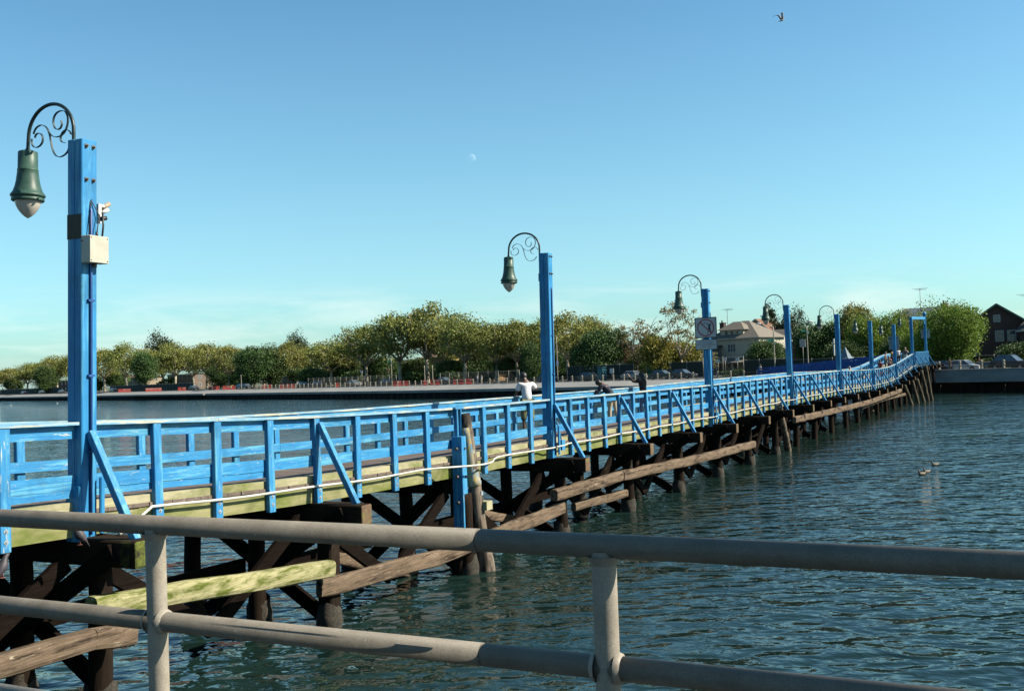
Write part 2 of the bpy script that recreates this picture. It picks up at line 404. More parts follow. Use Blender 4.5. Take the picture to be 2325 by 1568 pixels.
# railings
def rail_post_mesh(sgn):
    m = MB(); m.beam((0, sgn*.0425, -1.56), (0, sgn*.0425, -.042), .085, .15, up=(1, 0, 0), ch=.008)
    m.cur = 1
    for z in (-1.30, -1.43):
        m.box((0.0, sgn*.0875, z), (.055, .006, .055), Matrix.Rotation(PI/4, 3, 'Y'))
        m.tube([(0, sgn*.087, z), (0, sgn*.104, z)], .012, 6)
    return m.mesh('rail_post', [blue_v, galv_m])
for side in (0, 1):
    sgn = -1 if side == 0 else 1
    Y = 0.0 if side == 0 else YF
    cuts = POLE_U if side == 0 else []
    mb = MB()
    boards(mb, Y-sgn*.002, Y-sgn*.042, -.215, -.045, cuts)
    if side == 0:
        boards(mb, Y-sgn*.002, Y-sgn*.045, -.885, -.695, cuts)
        boards(mb, Y-sgn*.006, Y-sgn*.042, -.995, -.893, cuts, start=U0, end=3*PW)
    else: boards(mb, Y-sgn*.002, Y-sgn*.045, -.80, -.635, cuts)
    rail = mb.build('railing', blue_h, bridge)
    tag(rail, 'sunlit near railing broken by lamp posts' if side == 0 else 'unbroken railing along the far edge of the deck')
    mb = MB(); boards(mb, Y+sgn*.10, Y-sgn*.075, -.041, 0.0, cuts, 4*PW, .005)
    mb.build('cap_rail', blue_cap, rail)
    me = rail_post_mesh(sgn); rest = MB(); cnt = 0
    jmax = int(U1/PW)
    for j in range(-6, jmax+1):
        if side == 0 and j % 12 == 0 and j >= 0: continue
        if side == 0 and j == 8: continue
        u = j*PW + (0.0 if side == 0 else random.uniform(-.05, .05))
        lim = 100
        if cnt < lim:
            p = link('rail_post', me, rail, (u, Y, zc(u)), (R(random.uniform(-.6, .6)), R(random.uniform(-.8, .8)), 0)); cnt += 1
        else:
            rest.beam((u, Y+sgn*.0425, zc(u)-1.56), (u, Y+sgn*.0425, zc(u)-.042), .085, .15, up=(1, 0, 0), ch=.008)
    if rest.v: tag(rest.build('rail_post', blue_v, rail), kind='stuff')
# timber bents: cap beam > piles, braces
kick = MB(); kick.beam((0, 0, 0), (0, -.76, -1.40), .10, .105, up=(0, -1, .2), ch=.006); kick_me = kick.mesh('kicker_brace', blue_v)
def pile_me(sq, r=.155):
    m = MB()
    if sq: m.beam((0, 0, -3.2), (0, 0, 0), .30, .30, up=(0, 1, 0), ch=.03)
    else:
        n = 12; vs = []; fs = []; K = 14
        for i in range(n+1):
            z = -3.2+3.2*i/n
            for k in range(K):
                t_ = 2*PI*k/K; q = r*(1.06-.1*i/n)*(1+.05*math.sin(3*t_+i*.9)+.03*math.sin(5*t_-i*1.7))
                vs.append((q*math.cos(t_)+.015*math.sin(i*.8), q*math.sin(t_), z))
        for i in range(n):
            for k in range(K): k2 = (k+1) % K; fs.append((i*K+k, i*K+k2, i*K+K+k2, i*K+K+k))
        fs.append(tuple(n*K+k for k in range(K))); m.add(vs, fs, True)
    return m.mesh('pile', pile_m)
PSQ, PRD = pile_me(True), pile_me(False)
def collar():
    m = MB(); K = 20; vs = []; fs = []; n = 9
    for i in range(n+1):
        z = -.35+.75*i/n
        for k in range(K):
            t_ = 2*PI*k/K; q = .175+.055*math.sin(PI*(i+.5)/(n+1))+random.uniform(-.022, .022)
            vs.append((q*math.cos(t_), q*math.sin(t_), z+.05*math.sin(2*t_)+random.uniform(-.015, .015)))
    for i in range(n):
        for k in range(K): k2 = (k+1) % K; fs.append((i*K+k, i*K+k2, i*K+K+k2, i*K+K+k))
    m.add(vs, fs, True)
    return m.mesh('barnacle_collar', simple('barnacle_crust', (0.06, 0.05, 0.035), (0.012, 0.011, 0.010), 30, 0.95, bmp=1.0))
COLL = collar()
for m_ in range(-1, 27):
    u = m_*4*PW; z = zc(u)-1.52
    mb = MB(); ext = 1.10+random.uniform(-.06, .06) if m_ != 2 else .12
    mb.beam((u-.02, -ext, z-.176), (u-.02, YF+1.0, z-.176), .30, .35, ch=.025)
    if m_ <= 3 and m_ != 2: # doubled beam
        mb.beam((u+.29, -ext+.35, z-.19), (u+.29, YF+.5, z-.19), .26, .32, ch=.02)
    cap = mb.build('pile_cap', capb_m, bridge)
    if m_ == 0: tag(cap, 'near cap beam with mossy green end')
    if m_ != 2:
        mb = MB(); mb.beam((u-.02, -ext-.003, z-.176), (u-.02, -ext+.02, z-.176), .292, .342, ch=.02); mb.build('end_grain', moss_m if m_ == 0 else endg_m, cap)
    for y in (-.22, 1.35, 2.9):
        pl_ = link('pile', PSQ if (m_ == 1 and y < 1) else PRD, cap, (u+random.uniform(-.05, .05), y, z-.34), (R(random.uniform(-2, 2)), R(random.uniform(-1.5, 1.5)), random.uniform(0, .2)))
    for y in (-.22, 1.35, 2.9):
        if m_ < 9: link('barnacle_collar', COLL, cap, (u, y, 0), (0, 0, random.uniform(0, 6)))
    if m_ < 12:
        mb = MB()
        mb.beam((u-.2, -.75 if m_ != 2 else .25, z-.15), (u-.2, 2.4, z-2.0), .09, .26, up=(0, .5, 1), ch=.008)
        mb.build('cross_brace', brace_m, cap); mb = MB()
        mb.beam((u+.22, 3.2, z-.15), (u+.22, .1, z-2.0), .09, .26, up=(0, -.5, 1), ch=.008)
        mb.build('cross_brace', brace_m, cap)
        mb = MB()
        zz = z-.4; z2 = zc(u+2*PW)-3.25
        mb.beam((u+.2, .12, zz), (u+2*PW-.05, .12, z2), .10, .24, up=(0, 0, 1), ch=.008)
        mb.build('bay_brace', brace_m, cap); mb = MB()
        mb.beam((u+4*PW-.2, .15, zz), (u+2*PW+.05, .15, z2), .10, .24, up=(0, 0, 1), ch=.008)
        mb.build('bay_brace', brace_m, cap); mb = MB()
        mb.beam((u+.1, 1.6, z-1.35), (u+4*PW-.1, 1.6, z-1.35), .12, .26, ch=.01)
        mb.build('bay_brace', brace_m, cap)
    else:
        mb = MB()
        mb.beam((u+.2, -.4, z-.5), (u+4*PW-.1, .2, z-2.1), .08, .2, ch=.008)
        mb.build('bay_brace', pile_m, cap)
    if m_ != 2 and m_ <= 24:
        y0 = -.145 if m_ % 3 == 0 else -.10
        k = link('kicker_brace', kick_me, cap, (u+(.0 if m_ % 3 == 0 else .03), y0, zc(u)-.135), (0, R(random.uniform(-1.2, 1.2)), 0))
# walers hung along the near piles (points read off the photo, v = 0.5 outward)
def waler(pts, w, h, mat, v=.45, lab=None):
    mb = MB()
    P = []
    for px, py in pts:
        u = u_for_px(px, v, 1.0)
        q = bw(u, v, 0); k = at(px, py, q.y); P.append(Vector((u, -v, k.z)))
    for a, b in zip(P, P[1:]):
        n = max(2, int((b-a).length/.5)); d = (b-a).normalized(); ax = d.cross(Vector((0, 0, 1))).normalized(); uz = ax.cross(d)
        vs = []; fs = []; kx = random.uniform(0, 9)
        for i in range(n+1):
            q = a.lerp(b, i/n)+ax*.012*math.sin(kx+i*1.7)+uz*.012*math.sin(kx*2+i*1.3)
            e = .94 if i in (0, n) else 1
            for k in range(12):
                t_ = 2*PI*(k+.5)/12; cx_, cz_ = math.cos(t_), math.sin(t_); pw = .55
                r1 = 1+.025*math.sin(i*2.1+k*1.9+kx)
                vs.append(q+ax*(w/2*e*r1*math.copysign(abs(cx_)**pw, cx_))+uz*(h/2*e*r1*math.copysign(abs(cz_)**pw, cz_)))
        for i in range(n):
            for k in range(12): k2 = (k+1) % 12; fs.append((i*12+k, i*12+k2, i*12+12+k2, i*12+12+k))
        fs += [tuple(range(11, -1, -1)), tuple(n*12+k for k in range(12))]
        mb.add(vs, fs)
    return tag(mb.build('waler', mat, bridge), lab)
waler([(207, 1378), (752, 1290)], .24, .30, waler_g, .62, 'mossy green-yellow waler log')
waler([(-60, 1525), (205, 1452), (300, 1440)], .26, .28, waler_m, .75, 'brown waler log nearest the camera')
waler([(722, 1336), (1000, 1262), (1277, 1152)], .14, .33, waler_m, .42)
waler([(1257, 1124), (1410, 1080), (1590, 1040), (1710, 1008)], .22, .31, waler_m, .58)
waler([(1803, 953), (1912, 928), (1975, 912), (2045, 886)], .22, .34, waler_m, .58)
waler([(740, 1262), (860, 1285), (940, 1300)], .12, .24, waler_m, -.9)
waler([(1085, 1165), (1230, 1190)], .12, .22, waler_m, -.6)
waler([(1300, 1150), (1425, 1118)], .16, .24, waler_m, .2)
waler([(1955, 925), (2010, 905), (2060, 893)], .16, .25, waler_m, .3)
# conduit strapped along the near side
mb = MB(); pts = []; u = 0.55
pts.append((0.30, -.30, zc(.3)-1.52)); pts.append((0.62, -.22, zc(.6)-1.40))
u = 1.05
while u < 8*S-1:
    k = (u/S) % 1.0; near = min(k, 1-k)*S
    y = -.115 - (.10 if near < .45 else .0) - .50*max(0, 1-((u-8*PW-.15)/1.5)**2)**1.5
    pts.append((u, y, zc(u)-1.235+.012*math.sin(u*1.7)))
    u += .40
mb.tube(pts, .021, 8)
tag(mb.build('conduit', white_pvc, bridge), 'white pipe strapped along the near stringer')
# small conduit box after each lamp post
for k in range(1, 8):
    u = k*S+.32; mb = MB(); mb.box((u, -.17, zc(u)-1.22), (.2, .12, .26)); mb.tube([(u, -.17, zc(u)-1.1), (u-.2, -.16, zc(u)-.6)], .018, 6)
    mb.build('junction_box', blue_v, bridge)
# shore-end platform screens of blue slats
def screen(p0, p1, z0a, z0b, h, name='slat_screen', gap=.14, parent=bridge, mat=blue_v):
    mb = MB(); p0 = Vector(p0); p1 = Vector(p1); L = (p1-p0).length; n = int(L/gap)
    for i in range(n+1):
        f = i/n; q = p0.lerp(p1, f); z = z0a+(z0b-z0a)*f
        mb.beam((q.x, q.y, z), (q.x, q.y, z+h), .1, .03, up=(p1-p0), ch=.003)
    for zz in (0.1, h-.05):
        mb.beam((p0.x, p0.y, z0a+zz), (p1.x, p1.y, z0b+zz), .06, .1, ch=.004)
    mb.beam((p0.x, p0.y, z0a+h+.02), (p1.x, p1.y, z0b+h+.02), .16, .05, ch=.004)
    return mb.build(name, mat, parent)
E = 8*S
screen((7*S+.2, -.25, 0), (E-.2, -.25, 0), 3.62, 3.72, 1.22)
screen((E+1.4, .0, 0), (E+1.4, YF, 0), 3.7, 3.7, 1.25)
# bleached leaning pile and blue fender post at the third bent
UB = 8*PW; zb_ = zc(UB)
fp = empty('fender_post', bw(UB-.12, .16, -1.2), BYAW, 'short blue double-plank fender post beside the bleached pile, not carrying a lamp', 'post')
mb = MB(); mb.beam((0, 0, 1.95), (0, 0, zb_+1.2-.62), .26, .20, up=(1, 0, 0), ch=.01)
mb.build('post', blue_v, fp)
mb = MB(); mb.tube([(.0, .06, -1), (.02, .05, 1.0), (0, .03, 2.1)], [.18, .165, .12], 14); mb.build('pile_stub', pile_m, fp)
mb = MB(); mb.beam((.16, .02, 2.2), (.16, .02, zb_+1.2-.66), .10, .12, up=(1, 0, 0), ch=.01); mb.beam((.18, -.05, 1.95), (.22, -.05, 3.0), .06, .08, up=(1, 0, 0)); mb.build('side_plank', blue_v, fp)
mb = MB(); mb.beam((-.02, .04, zb_+1.2-.64), (-.02, .04, zb_+1.2+.0), .10, .05, up=(1, 0, 0)); mb.beam((.14, .04, zb_+1.2-.64), (.14, .04, zb_+1.2+.0), .10, .05, up=(1, 0, 0)); mb.beam((-.1, .04, zb_+1.18), (.24, .04, zb_+1.18), .12, .05); mb.build('clamp_frame', blue_v, fp)
for z in (2.1, 2.75, 3.3, 3.9):
    mb = MB(); mb.tube([(-.13, -.03, z), (-.19, -.03, z)], .03, 8); mb.build('bolt', rust_m, fp)
    mb = MB(); mb.tube([(.02, -.13, z), (.02, -.17, z)], .02, 8); mb.build('bolt', rust_m, fp)
def lean_pile(top, bot, r, mat, label, group=None, taper=.15):
    top = Vector(top); bot = Vector(bot); o = empty('fender_pile', bot, 0, label, 'pile', group)
    d = top-bot; mb = MB(); pts = []; rr = []
    n = 9
    for i in range(n+1):
        f = i/n; p = d*f + Vector((random.uniform(-.02, .02), random.uniform(-.02, .02), 0))*(1 if 0 < i < n else 0)
        pts.append(p); rr.append(r*(1.05-taper*f+random.uniform(-.04, .04)))
    pts = [pts[0]-Vector((0, 0, 1.0))]+pts; rr = [rr[0]]+rr
    mb.tube(pts, rr, 14); mb.build('shaft', mat, o)
    return o
b0 = bw(UB+.42, .45, 0); b1 = bw(UB+.13, .20, zb_-.14)
lp = lean_pile(b1, b0+Vector((0, 0, -.2)), .19, pale_pile, 'split bleached fender pile with yellow paint and a block, beside the short blue post', taper=.5)
mb = MB(); q = (b1-b0)
mb.tube([q*(.60+.041*i) for i in range(10)], [.19*(1.05-.5*(.60+.041*i))+.019+random.uniform(-.004, .004) for i in range(10)], 14)
mb.build('painted_top', wood('flaking_painted_pile', (.62, .58, .46), (.36, .31, .24), (.16, .36, .52), (.52, .58), (6, 6, .5), .9, pstretch=(5, 5, 1.6), pscale=1.6, bmp=.6, patch2=(.60, .42, .04), p2thr=(.52, .56)), lp)
mb = MB(); c = q*.47+NV*.16+TV*.1; mb.box(c, (.26, .2, .19), Matrix.Rotation(BYAW, 3, 'Z')); mb.build('timber_block', curb_m, lp)
for f in (.55, .62, .9, .97):
    mb = MB(); c = q*f+NV*(.19*(1.06-.5*f)+.004)+TV*.02; mb.box(c, (.02, .08, .08), Matrix.Rotation(BYAW, 3, 'Z')@Matrix.Rotation(PI/2, 3, 'Z')); mb.build('washer_plate', galv_m, lp)
lean_pile(at(1768, 920, bw(u_for_px(1768, .5), .5, 0).y), atz(1789, 1024, -.05), .16, pale_pile, 'lone bleached pile leaning out below the fourth lamp post from the left')
u5 = u_for_px(2166, .4)
k_ = 0
for (tx, ty, bx, by, vv, lab) in [
    (1967, 880, 1980, 940, .5, 'slim leaning pile at the wooden waler gap, left of the shore-end cluster'),
    (2052, 872, 2070, 920, .9, 'leftmost leaning pile of the shore-end cluster under the ramp'),
    (2068, 855, 2084, 917, .9, 'second pile from the left in the shore-end cluster'),
    (2081, 860, 2098, 915, 1.0, 'middle pile of the shore-end cluster beneath the ramp'),
    (2091, 840, 2107, 913, 1.1, 'tall leaning pile right of the middle in the shore-end cluster'),
    (2101, 829, 2115, 911, 1.2, 'rightmost pile of the shore-end cluster with a pale band, next to the concrete wall')]:
    P1_ = atz(bx, by, -.1); Yt = min(P1_.y, 121)
    lean_pile(at(tx, ty, Yt), P1_, .165, farpile_m, lab, 'piles at the shore end of the bridge')

# ================================================================== LAMP POSTS
PT = [7.61, 7.37, 7.26, 7.25, 7.27, 7.25, 7.34, 8.42]
PX = [(182, 700), (1240, 800), (1612, 800), (1792, 780), (1902, 780), (1976, 780), (2040, 780), (2072, 760)]
HP = 5.75
lp0 = empty('lamp_post', (0, 0, 0), BYAW)
mb = MB()
mb.beam((0, -.07, .4), (0, -.07, HP), .25, .139, up=(0, 1, 0), ch=.012)
mb.beam((0, .07, .4), (0, .07, HP+.004), .246, .139, up=(0, 1, 0), ch=.012)
mb.build('post', blue_pole, lp0)
zt = HP
# arch tube
mb = MB(); pts = [(0, .155, zt-.30), (0, .165, zt-.05), (0, .165, zt+.12)]
cy, cz, ra, rb = .165+.4525, zt+.16, .4525, .415
for i in range(1, 24):
    t = PI*i/24; pts.append((0, cy-ra*math.cos(t), cz+rb*math.sin(t)))
pts += [(0, cy+ra+.004, cz-.03), (0, cy+ra+.012, zt+.02), (0, cy+ra+.012, zt-.06)]
mb.tube(pts, .024, 12); mb.tube([(0, cy+ra+.012, zt+.01), (0, cy+ra+.012, zt-.05)], .034, 12)
mb.build('arm', iron_m, lp0)
# scroll work ribbons
def zz_(x, y): return Vector((0, .16+(475-x)/350.0, zt+.03+(385-y)/489.0))
SCR = [[(192, 300), (205, 270), (225, 253), (250, 248), (275, 260), (293, 283), (302, 305), (322, 331), (350, 345), (385, 342), (410, 322), (428, 285), (434, 245), (428, 210), (412, 184), (385, 175), (355, 185), (337, 212), (333, 245), (342, 280), (362, 297), (382, 290), (392, 268), (388, 242)],
       [(180, 330), (180, 355), (188, 380), (208, 394), (236, 388), (256, 364), (258, 330), (244, 306), (224, 300), (208, 310), (203, 328)],
       [(300, 300), (310, 335), (318, 380), (330, 430), (348, 466), (375, 483), (408, 476), (432, 455), (442, 430)],
       [(456, 345), (446, 322), (425, 309), (402, 317), (387, 340), (384, 368), (394, 386), (413, 393)]]
mb = MB()
def ribbon(mb, P, w=.02, t=.006):
    P = [Vector(p) for p in P]; vs = []; fs = []
    Q = []
    for i in range(len(P)-1):
        p0 = P[max(i-1, 0)]; p1 = P[i]; p2 = P[i+1]; p3 = P[min(i+2, len(P)-1)]
        for s in range(3):
            x = s/3; Q.append(.5*((2*p1)+(p2-p0)*x+(2*p0-5*p1+4*p2-p3)*x*x+(3*p1-p0-3*p2+p3)*x**3))
    Q.append(P[-1]); X = Vector((1, 0, 0))
    for i, q in enumerate(Q):
        d = (Q[min(i+1, len(Q)-1)]-Q[max(i-1, 0)]).normalized(); n = d.cross(X)
        vs += [q+X*w/2+n*t/2, q-X*w/2+n*t/2, q-X*w/2-n*t/2, q+X*w/2-n*t/2]
    for i in range(len(Q)-1):
        for j in range(4):
            k = (j+1) % 4; fs.append((i*4+j, i*4+k, i*4+4+k, i*4+4+j))
    fs += [(3, 2, 1, 0), tuple(len(Q)*4-4+i for i in range(4))]
    mb.add(vs, fs)
for s_ in SCR: ribbon(mb, [zz_(*p) for p in s_], .028, .009)
mb.build('scroll', iron_m, lp0)
ly = cy+ra+.012
mb = MB()
prof = [(0, -.105), (.10, -.107), (.124, -.118), (.128, -.135), (.131, -.36), (.136, -.362), (.139, -.375), (.136, -.38), (.142, -.44), (.152, -.52), (.168, -.60), (.190, -.665), (.212, -.70), (.224, -.712), (.230, -.728), (.224, -.744), (.205, -.75), (.203, -.762), (.214, -.768), (.214, -.80), (.20, -.81), (.17, -.80), (.15, -.74), (0, -.72)]
mb.lathe(prof, 32, (0, ly, zt+.085)); mb.box((0, ly-.215, zt-.705), (.03, .05, .03)); mb.box((0, ly+.215, zt-.705), (.03, .05, .03))
hood = mb.build('lamp_hood', lamp_green, lp0)
mb = MB()
prof = [(.172, -.795)]
for i in range(1, 13):
    t = PI/2*i/12; s_g = i/12; prof.append((.172*(1-s_g**1.75)**.8 if i < 12 else .001, -.795-.25*s_g))
mb.lathe(prof, 28, (0, ly, zt+.085)); mb.build('globe', globe_m, lp0)
for z in (-.09, -.54):
    for x in (-.055, .06):
        mb = MB(); mb.box((x, -.1435, zt+z), (.05, .006, .05)); mb.tube([(x, -.146, zt+z), (x, -.185, zt+z)], .013, 6); mb.tube([(x, -.149, zt+z), (x, -.163, zt+z)], .02, 6)
        mb.build('bolt', rust_m, lp0)
cond_gen = MB(); cond_gen.tube([(.01, -.157, .5), (.01, -.157, zt-.95), (.01, -.12, zt-.88)], .02, 8)
for z in (1.6, 2.6, 3.6): cond_gen.box((.01, -.155, z), (.1, .045, .03))
cg = cond_gen.build('conduit', blue_conduit, lp0)
mb = MB(); mb.box((0, .165, zt-.62), (.1, .05, .2)); mb.build('junction_box', blue_pole, lp0)
mb = MB(); mb.beam((-.15, -.02, .42), (-.15, -.02, 1.15), .26, .05, up=(1, 0, 0)); mb.beam((.15, -.2, .5), (.15, -.2, 1.25), .05, .07, up=(1, 0, 0)); sl_ = mb.build('base_sleeve', blue_pole, lp0)
LLAB = ['tall blue timber lamp post nearest the camera, with a beige box on it', 'blue lamp post beside the man in the white T-shirt',
        'blue lamp post carrying the no-fishing sign', 'blue lamp post just right of the cream house, fourth along the bridge',
        'fifth blue lamp post along the bridge, in front of the pale tent', 'blue lamp post standing left of the group of people at the foot of the ramp',
        'blue lamp post on the ramp with a white board behind it', 'blue lamp post at the ramp head, joined by a beam to the end post']
LEANX = [1.45, .75, .1, -.6, .1, .1, 0.2, 0]
posts = []
for k in range(8):
    o = lp0 if k == 0 else copy_tree(lp0)
    p = pole_xy(k); p.z = PT[k]-HP
    M = Matrix.Translation(p) @ Matrix.Rotation(R(LEANX[k]), 4, 'Y') @ Matrix.Rotation(BYAW, 4, 'Z')
    # keep the visible foot on the railing line
    off = Vector((math.tan(R(LEANX[k]))*2.2, 0, 0)); M.translation = p-off
    o.location = M.translation; o.rotation_euler = M.to_euler()
    tag(o, LLAB[k], 'lamp post', 'lamp posts along the footbridge'); posts.append(o)
# first post: brown patch
mb = MB(); mb.box((-.1275, 0.0, zt-1.17), (.003, .272, .33)); mb.build('patch', tape_m, posts[0])
# box with conduit and bracket on the first post
M0 = posts[0].matrix_world.copy(); M0 = Matrix.Translation(posts[0].location) @ posts[0].rotation_euler.to_matrix().to_4x4()
def on_post(name, k, lab, cat, zoff, x=0, y=0):
    Mk = Matrix.Translation(posts[k].location) @ posts[k].rotation_euler.to_matrix().to_4x4()
    o = empty(name, Mk @ Vector((x, y, zoff)), rot=tuple(posts[k].rotation_euler)); return tag(o, lab, cat)
eb = on_post('electrical_box', 0, 'square beige electrical box bolted to the nearest lamp post', 'electrical box', zt-1.66, .01, -.145)
mb = MB(); mb.beam((0, -.083, 0), (0, -.083, .36), .31, .16, up=(0, 1, 0), ch=.008); mb.build('housing', box_m, eb)
mb = MB(); mb.box((0, -.168, .18), (.30, .006, .35)); mb.build('cover_plate', box_m, eb)
for x in (-.13, .13):
    for z in (.03, .33): mb = MB(); mb.tube([(x, -.17, z), (x, -.177, z)], .008, 6); mb.build('screw', rust_m, eb)
mb = MB(); mb.tube([(-.13, -.02, .29), (-.17, -.02, .29)], .012, 6); mb.tube([(0.02, -.06, 0), (0.02, -.06, -.05)], .028, 10); mb.build('screw', rust_m, eb)
mb = MB(); mb.tube([(-.05, -.03, .36), (-.02, -.02, .60), (.0, -.005, .82), (.02, 0, .86)], .008, 6); mb.tube([(.06, -.05, .36), (.075, -.05, .5), (.11, -.045, .65), (.06, -.02, .76), (.01, -.005, .84)], .008, 6); mb.tube([(.06, -.05, .36), (.06, -.05, .43)], .018, 8)
mb.tube([(.14, -.06, .36), (.16, -.06, .52), (.155, -.05, .70)], .014, 6); mb.build('cable', cable_m, eb)
fl = on_post('bracket_outlet', 0, 'small white outlet bracket with tan cap on the edge of the nearest lamp post', 'outlet bracket', zt-1.10, .13, -.06)
mb = MB(); mb.box((.03, -.05, .13), (.05, .09, .26)); mb.build('plate', white_m, fl)
mb = MB(); mb.tube([(.06, -.07, .14), (.16, -.10, .20)], .028, 10); mb.tube([(.05, -.06, .22), (.11, -.08, .24)], .03, 10); mb.build('knuckle', white_m, fl)
mb = MB(); mb.tube([(.04, -.09, .06), (.12, -.11, .08)], .03, 10); mb.build('socket', cable_m, fl)
mb = MB(); mb.tube([(.08, -.07, .21), (.19, -.09, .285)], .03, 10); mb.build('cap', simple('tan_plastic', (.55, .42, .28), None, 5, .5), fl)
# end post and beam
pe = pole_xy(8); pe.z = 2.6
ep = empty('portal_post', pe, BYAW, 'blue end post with a round top, standing by the concrete wall', 'post')
mb = MB(); mb.beam((0, 0, 0), (0, 0, 9.15-2.6), .25, .27, up=(0, 1, 0), ch=.012); mb.build('post', blue_pole, ep)
mb = MB(); mb.beam((-.1, 0, 8.80-2.6), (-S+.15, 0, 8.38-2.6), .16, .3, ch=.012); mb.beam((-.12, 0, 8.1-2.6), (-1.6, 0, 8.6-2.6), .1, .2, ch=.012); mb.build('beam', blue_pole, ep)
mb = MB(); mb.ball((0, 0, 9.32-2.6), .22, 14, 10); mb.build('ball_top', blue_pole, ep)
# ================================================================== SIGNS
sign_white = simple('sign_white', (0.62, 0.63, 0.64), (0.54, 0.55, 0.56), 4, .5)
sign_black = simple('sign_black', (0.012, 0.012, 0.016), None, 4, .5)
sign_red = simple('sign_red', (0.42, 0.03, 0.04), (0.36, 0.03, 0.04), 4, .5)
sign_txt = simple('sign_faded_ink', (0.10, 0.12, 0.15), None, 4, .6)
FACE = Matrix(((0, 0, -1), (-1, 0, 0), (0, 1, 0)))  # sign X -> -y, sign Y -> z, sign normal -> -x
def flat(prof, off, th=.003):
    m = MB(); m.prism([(a, b) for a, b in prof], (-off, 0, 0), (0, -1, 0), (0, 0, 1), (-1, 0, 0), th); return m
def rect(w, h): return [(-w/2, -h/2), (w/2, -h/2), (w/2, h/2), (-w/2, h/2)]
def ringmesh(mb, r0, r1, off, th, n=48):
    vs = []; fs = []
    for i in range(n):
        t = 2*PI*i/n
        for r, o in ((r0, off), (r1, off), (r1, off+th), (r0, off+th)): vs.append((-o, -r*math.cos(t), r*math.sin(t)))
    for i in range(n):
        k = (i+1) % n
        for j in range(4):
            l = (j+1) % 4; fs.append((i*4+j, i*4+l, k*4+l, k*4+j))
    mb.add(vs, fs)
def text_mesh(body, size, mat, name='lettering', ext=.001, align='CENTER', spacing=1.0):
    cu = bpy.data.curves.new('lettering', 'FONT'); cu.body = body; cu.size = size; cu.align_x = align; cu.align_y = 'CENTER'
    cu.extrude = ext; cu.space_line = spacing
    o = bpy.data.objects.new('tmp_text', cu); COL.objects.link(o)
    bpy.context.view_layer.update()
    dg = bpy.context.evaluated_depsgraph_get(); me = bpy.data.meshes.new_from_object(o.evaluated_get(dg)); me.name = name
    COL.objects.unlink(o); bpy.data.objects.remove(o); bpy.data.curves.remove(cu)
    me.materials.clear(); me.materials.append(mat); return me
sg = on_post('no_fishing_sign', 2, 'square white sign with red ring over a black angler, on the third lamp post', 'sign', zt-1.51, -.136, 0)
flat(rect(.87, .80), 0.0, .006).build('panel', sign_black, sg)
flat(rect(.80, .73), .0065, .002).build('face', sign_white, sg)
m = MB(); ringmesh(m, .295, .338, .010, .002); m.build('ring', sign_red, sg)
c_, s_ = math.cos(-R(45)), math.sin(-R(45))
flat([(a*c_-b*s_, a*s_+b*c_) for a, b in rect(.62, .036)], .0145, .002).build('slash', sign_red, sg)
FIG = [(.05, -.255), (.075, -.25), (.105, -.12), (.135, -.05), (.16, -.13), (.20, -.20), (.225, -.19), (.195, -.10), (.178, .0), (.183, .075), (.19, .085), (.215, .095), (.222, .125), (.20, .15), (.17, .15), (.155, .125), (.155, .105), (.11, .12), (.075, .155), (.055, .15), (.10, .085), (.115, .04), (.10, -.02), (.085, -.12)]
m = flat(FIG, .0115, .002)
rod = [(.075, .145), (.04, .175), (-.02, .185), (-.07, .165), (-.11, .125)]
m.tube([(-.0125, -a, b) for a, b in rod], .006, 6)
m.build('angler_figure', sign_black, sg)
s2 = on_post('dismount_sign', 2, 'small white sign with three lines of lettering, below the no-fishing sign', 'sign', zt-2.165, -.136, 0)
flat(rect(.87, .40), 0.0, .006).build('panel', sign_black, s2)
flat(rect(.82, .35), .0065, .002).build('face', sign_white, s2)
me = text_mesh('BICYCLE RIDERS\nSTOP AND DISMOUNT\nWALK BIKE', .078, sign_txt, spacing=1.15)
o = link('lettering', me, s2); o.rotation_euler = FACE.to_euler(); o.location = (-.0100, 0, -.0)
bd = on_post('notice_board', 6, 'tall grey-white board behind the ramp lamp post', 'board', zt-1.64, .14, .0)
m = MB(); m.box((.01, .05, 0), (.02, .85, 1.2)); m.build('panel', simple('grey_board', (.33, .37, .40), (.28, .32, .35), 2, .7), bd)
m = MB(); m.box((.0, .05, .4), (.03, .8, .06)); m.build('batten', rust_m, bd)
bd2 = empty('notice_board', pole_xy(8)+Vector((0, 0, 7.0))+TV*(.16), BYAW, 'pale square board on the blue end post', 'board')
m = MB(); m.box((.01, .0, 0), (.02, .95, 1.0)); m.build('panel', simple('pale_board', (.45, .45, .42), (.4, .4, .37), 2, .7), bd2)
m = MB(); m.box((0, 0, .3), (.03, .8, .05)); m.build('batten', rust_m, bd2)
# white narrow board hanging on the fifth/sixth post
bd3 = on_post('white_strip_sign', 4, 'narrow white strip sign edge-on, left of the fifth lamp post', 'sign', zt-2.1, 0, .22)
m = MB(); m.box((0, 0.03, 0), (.5, .02, 1.1)); m.build('panel', sign_white, bd3); m = MB(); m.box((0, -.02, .2), (.1, .08, .05)); m.build('bracket', rust_m, bd3)

